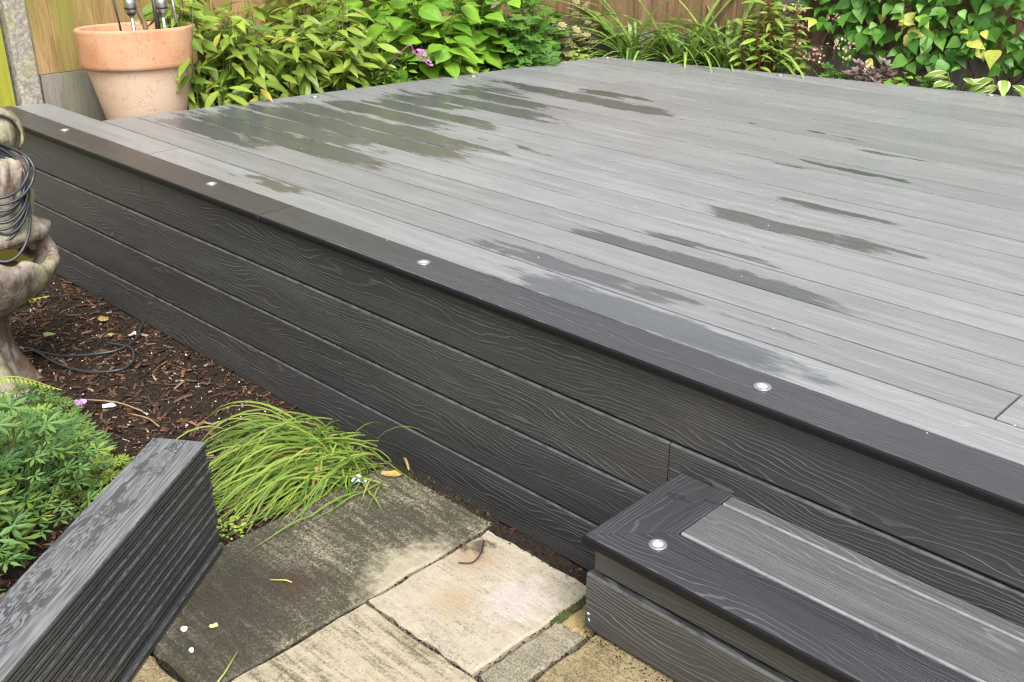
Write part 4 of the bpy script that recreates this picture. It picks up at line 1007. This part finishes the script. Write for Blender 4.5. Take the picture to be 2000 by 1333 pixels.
fl.tube([c, c + V(-.03, -.05, -.05)], .0015, 4); tag(fl.build('violet_flower', M_viol), 'small violet flower lying over the mulch edge', 'flower')

# grass tuft flopping over the slab
Lg = leaf_mat('grass_blade', (.055, .135, .018), (.31, .40, .08), tint=True, trans=.3, rough=.35, yellow=(.42, .30, .10)); rr = random.Random(230)
gc = V(-2.30, 1.585, .12); tuft = thing('grass_tuft', 'bright green grass tuft flopping over the slab against the deck', 'grass', tuple(gc)); gb = MB()
def blade(mb, b, d, L, up, w, tw=0):
    """ballistic arc: leaves the root at angle up, bends over until it lies near the ground"""
    pts = []; p = Vector(b); a = up; n = 8
    for i in range(n + 1):
        pts.append(p.copy()); p = p + (d * math.cos(a) + V(0, 0, math.sin(a))) * (L / n); a -= (up + .75) / n * 1.25
        g_ = .186 if (p.x > -2.12 and p.y < 1.66) else bed_z(p.x, p.y) + .012
        if p.z < g_: p.z = g_ + rr.uniform(0, .012); a = max(a, -.05)
        if p.y > 1.836: p.y = 1.836
    s = d.cross(V(0, 0, 1)); vs = []; fs = []
    for i, p in enumerate(pts):
        t_ = i / n; ww = w * (1 - t_ ** 3) * (.6 + .4 * min(1, 4 * t_)) + .0002; vs += [p - s * ww, p + s * ww + V(0, 0, ww * .4)]
    for i in range(n): fs.append((2 * i, 2 * i + 1, 2 * i + 3, 2 * i + 2))
    mb.add(vs, fs, c=rr.random())
for k in range(600):
    b = gc + V(rr.gauss(-.02, .10), rr.gauss(0, .055), rr.uniform(-.01, .06)); b.y = min(b.y, 1.80)
    a = rr.gauss(-1.75, .55) if rr.random() < .86 else rr.uniform(-3.6, .2)
    blade(gb, b, V(math.cos(a), math.sin(a), 0), rr.uniform(.16, .44) * (1.0 if math.cos(a) < .45 else .6), rr.uniform(.05, .62) if rr.random() < .85 else rr.uniform(.5, 1.1), rr.uniform(.0018, .0044))
stuff(gb.build('blades', Lg, tuft, True))
for (a, L, up, dx, dy) in ((-.9, .38, .9, .05, -.05), (-.55, .26, 1.0, .06, 0), (-1.3, .46, .9, .05, -.04), (-.25, .24, 1.0, .06, .05), (.1, .22, 1.2, .04, .08), (1.3, .2, 1.5, -.02, .1), (-.05, .34, .9, .08, .06), (-1.15, .50, .85, .0, -.02), (.8, .28, 1.45, .06, .12)):
    m_ = MB(); blade(m_, gc + V(dx, dy, 0), V(math.cos(a), math.sin(a), 0), L, up, .0034); m_.build('blade', Lg, tuft, True)
# little weeds in the corner by the stack
c = V(-2.13, 1.13, .17); t = thing('small_weed', 'tiny green weed between the spare boards and the dark slab', 'weed', tuple(c))
for j in range(60):
    a = rr.uniform(0, 6.28); p = c + V(math.cos(a) * rr.uniform(0, .05), math.sin(a) * rr.uniform(0, .08), rr.uniform(.005, .05)); put_leaf(bsm[0], t, p, V(math.cos(a), math.sin(a), .2), V(0, 0, 1) + TOCAM * .3, rr.uniform(.008, .018))
# loose bits on the slabs
def flat_bit(name, label, cat, x, y, z, s, mat, seed, el=1.0, ang=0, curl=.25):
    r2 = random.Random(seed); n = 9; vs = [(0, 0, .12 * s)]
    for k in range(n):
        a = 6.283 * k / n; rad = s * r2.uniform(.7, 1.1); vs.append((rad * math.cos(a) * el, rad * math.sin(a), curl * s * r2.random()))
    vs += [(vx, vy, vz - .0012) for vx, vy, vz in vs]
    m = n + 1; fs = [(0, 1 + k, 1 + (k + 1) % n) for k in range(n)] + [(m, m + 1 + (k + 1) % n, m + 1 + k) for k in range(n)] + [(1 + k, m + 1 + k, m + 1 + (k + 1) % n, 1 + (k + 1) % n) for k in range(n)]
    o = mesh_obj(name, vs, fs, mat); o.location = (x, y, z + .002); o.rotation_euler = (0, 0, ang); tag(o, label, cat); return o
M_pet = plain('cream_petal', (.60, .55, .28), .6, nz=.2, scale=90); M_paper = plain('pale_blue_paper', (.62, .66, .78), .6, nz=.3, scale=120, c2=(.30, .34, .55)); M_dry = plain('dry_leaf', (.40, .28, .08), .7, nz=.4, scale=60)
M_pg = plain('pale_green_leaf', (.30, .36, .14), .6, nz=.3, scale=60)
flat_bit('fallen_petal', 'round cream petal on the dark slab', 'petal', -1.835, .914, .18, .011, M_pet, 1, .9)
flat_bit('fallen_petal', 'small white petal on the dark slab beside the cream one', 'petal', -1.875, .861, .18, .0085, M_white, 2, 1.2)
flat_bit('fallen_petal', 'thin white petal on the dark slab near its front edge', 'petal', -1.80, .835, .18, .006, M_white, 3, 1.6, 2.6)
flat_bit('paper_scrap', 'crumpled pale blue paper scrap at the edge of the grass tuft', 'litter', -2.075, 1.53, .182, .024, M_paper, 4, 1.1, .4, .7)
flat_bit('dry_leaf', 'tan curled leaf right of the paper scrap', 'leaf', -2.04, 1.62, .182, .016, M_dry, 5, 2.0, .5, .5)
flat_bit('fallen_leaf', 'pale leaf on the mulch under the basin', 'leaf', -4.05, 1.50, bed_z(-4.05, 1.5) + .012, .020, M_pg, 6, 1.5, 1, .8)
flat_bit('fallen_leaf', 'pale green leaf on the mulch left of the cable end', 'leaf', -3.865, 1.67, bed_z(-3.86, 1.67) + .014, .018, M_pg, 7, 1, 1, .7)
flat_bit('fallen_leaf', 'pinkish dry leaf touching the cable end on the mulch', 'leaf', -3.81, 1.737, bed_z(-3.81, 1.737) + .016, .017, plain('pink_dry_leaf', (.50, .38, .32), .7), 8, 1.3, 2, .7)
flat_bit('fallen_leaf', 'brown leaf on the mulch near the deck foot', 'leaf', -4.06, 1.736, bed_z(-4.06, 1.736) + .014, .022, M_dry, 9, 1.4, .3, .6)
flat_bit('fallen_petal', 'white petal on the mulch right of the violet flower', 'petal', -3.31, 1.38, bed_z(-3.31, 1.38) + .014, .016, M_white, 10, 1.8, .7, .5)
flat_bit('fallen_leaf', 'round pale green leaf between the weedy plant and the boards', 'leaf', -2.60, 1.18, bed_z(-2.6, 1.18) + .02, .018, M_pg, 12, 1, 1, .5)
rod('grass_stalk', 'loose green grass stalk lying across the front joint of the dark slab', 'stalk', [(-1.715, .90, .186), (-1.675, .84, .187), (-1.645, .78, .186)], .0024, plain('stalk', (.30, .34, .10), .5), 5)
rod('grass_stalk', 'short yellow stalk on the middle of the dark slab', 'stalk', [(-1.88, 1.10, .186), (-1.85, 1.125, .187), (-1.835, 1.13, .186)], .0017, plain('stalk_y', (.50, .46, .10), .5), 5)
rod('dark_twig', 'thin dark bent twig on the pale slab near the deck', 'twig', catmull([(-1.62, 1.575, .187), (-1.585, 1.53, .19), (-1.575, 1.49, .187), (-1.60, 1.465, .186)], 4), .0018, M_blk, 5)
M_twig = plain('dry_twig', (.30, .21, .12), .7, nz=.3, scale=50)
tw = [((-3.40, 1.34), (-3.18, 1.44), 'straw-coloured twig right of the violet flower'), ((-3.20, 1.40), (-3.03, 1.42), 'thin twig on the mulch crossing toward the cut-leaved plant'), ((-2.86, 1.17), (-2.62, 1.32), 'pale twig pointing at the far end of the spare boards'), ((-2.72, 1.37), (-2.62, 1.46), 'short twig beyond the spare boards')]
for (a, b, lab) in tw:
    rod('twig', lab, 'twig', catmull([(a[0], a[1], bed_z(*a) + .02), ((a[0] + b[0]) / 2, (a[1] + b[1]) / 2 + .012, bed_z(*a) + .026), (b[0], b[1], bed_z(*b) + .02)], 4), .003, M_twig, 5)
# little specks of dirt on the decking
rr = random.Random(300); mb = MB()
for k in range(90):
    x, y = rr.uniform(-4.2, -.5), rr.uniform(1.83, 5.0)
    if x < EL(y) + .05 or y > BX(x) - .05: continue
    s = rr.uniform(.0008, .0022); vs = [(x + s * a, y + s * b, DZ + .0015 + s * .5 * c_) for a, b, c_ in ((1.2, 0, 0), (-1, 0, 0), (0, 1, 0), (0, -1, 0), (0, 0, 1))]
    mb.add(vs, [(0, 2, 4), (2, 1, 4), (1, 3, 4), (3, 0, 4)])
o = mb.build('deck_specks', M_white); tag(o, 'tiny pale specks scattered over the deck boards', 'debris'); stuff(o)
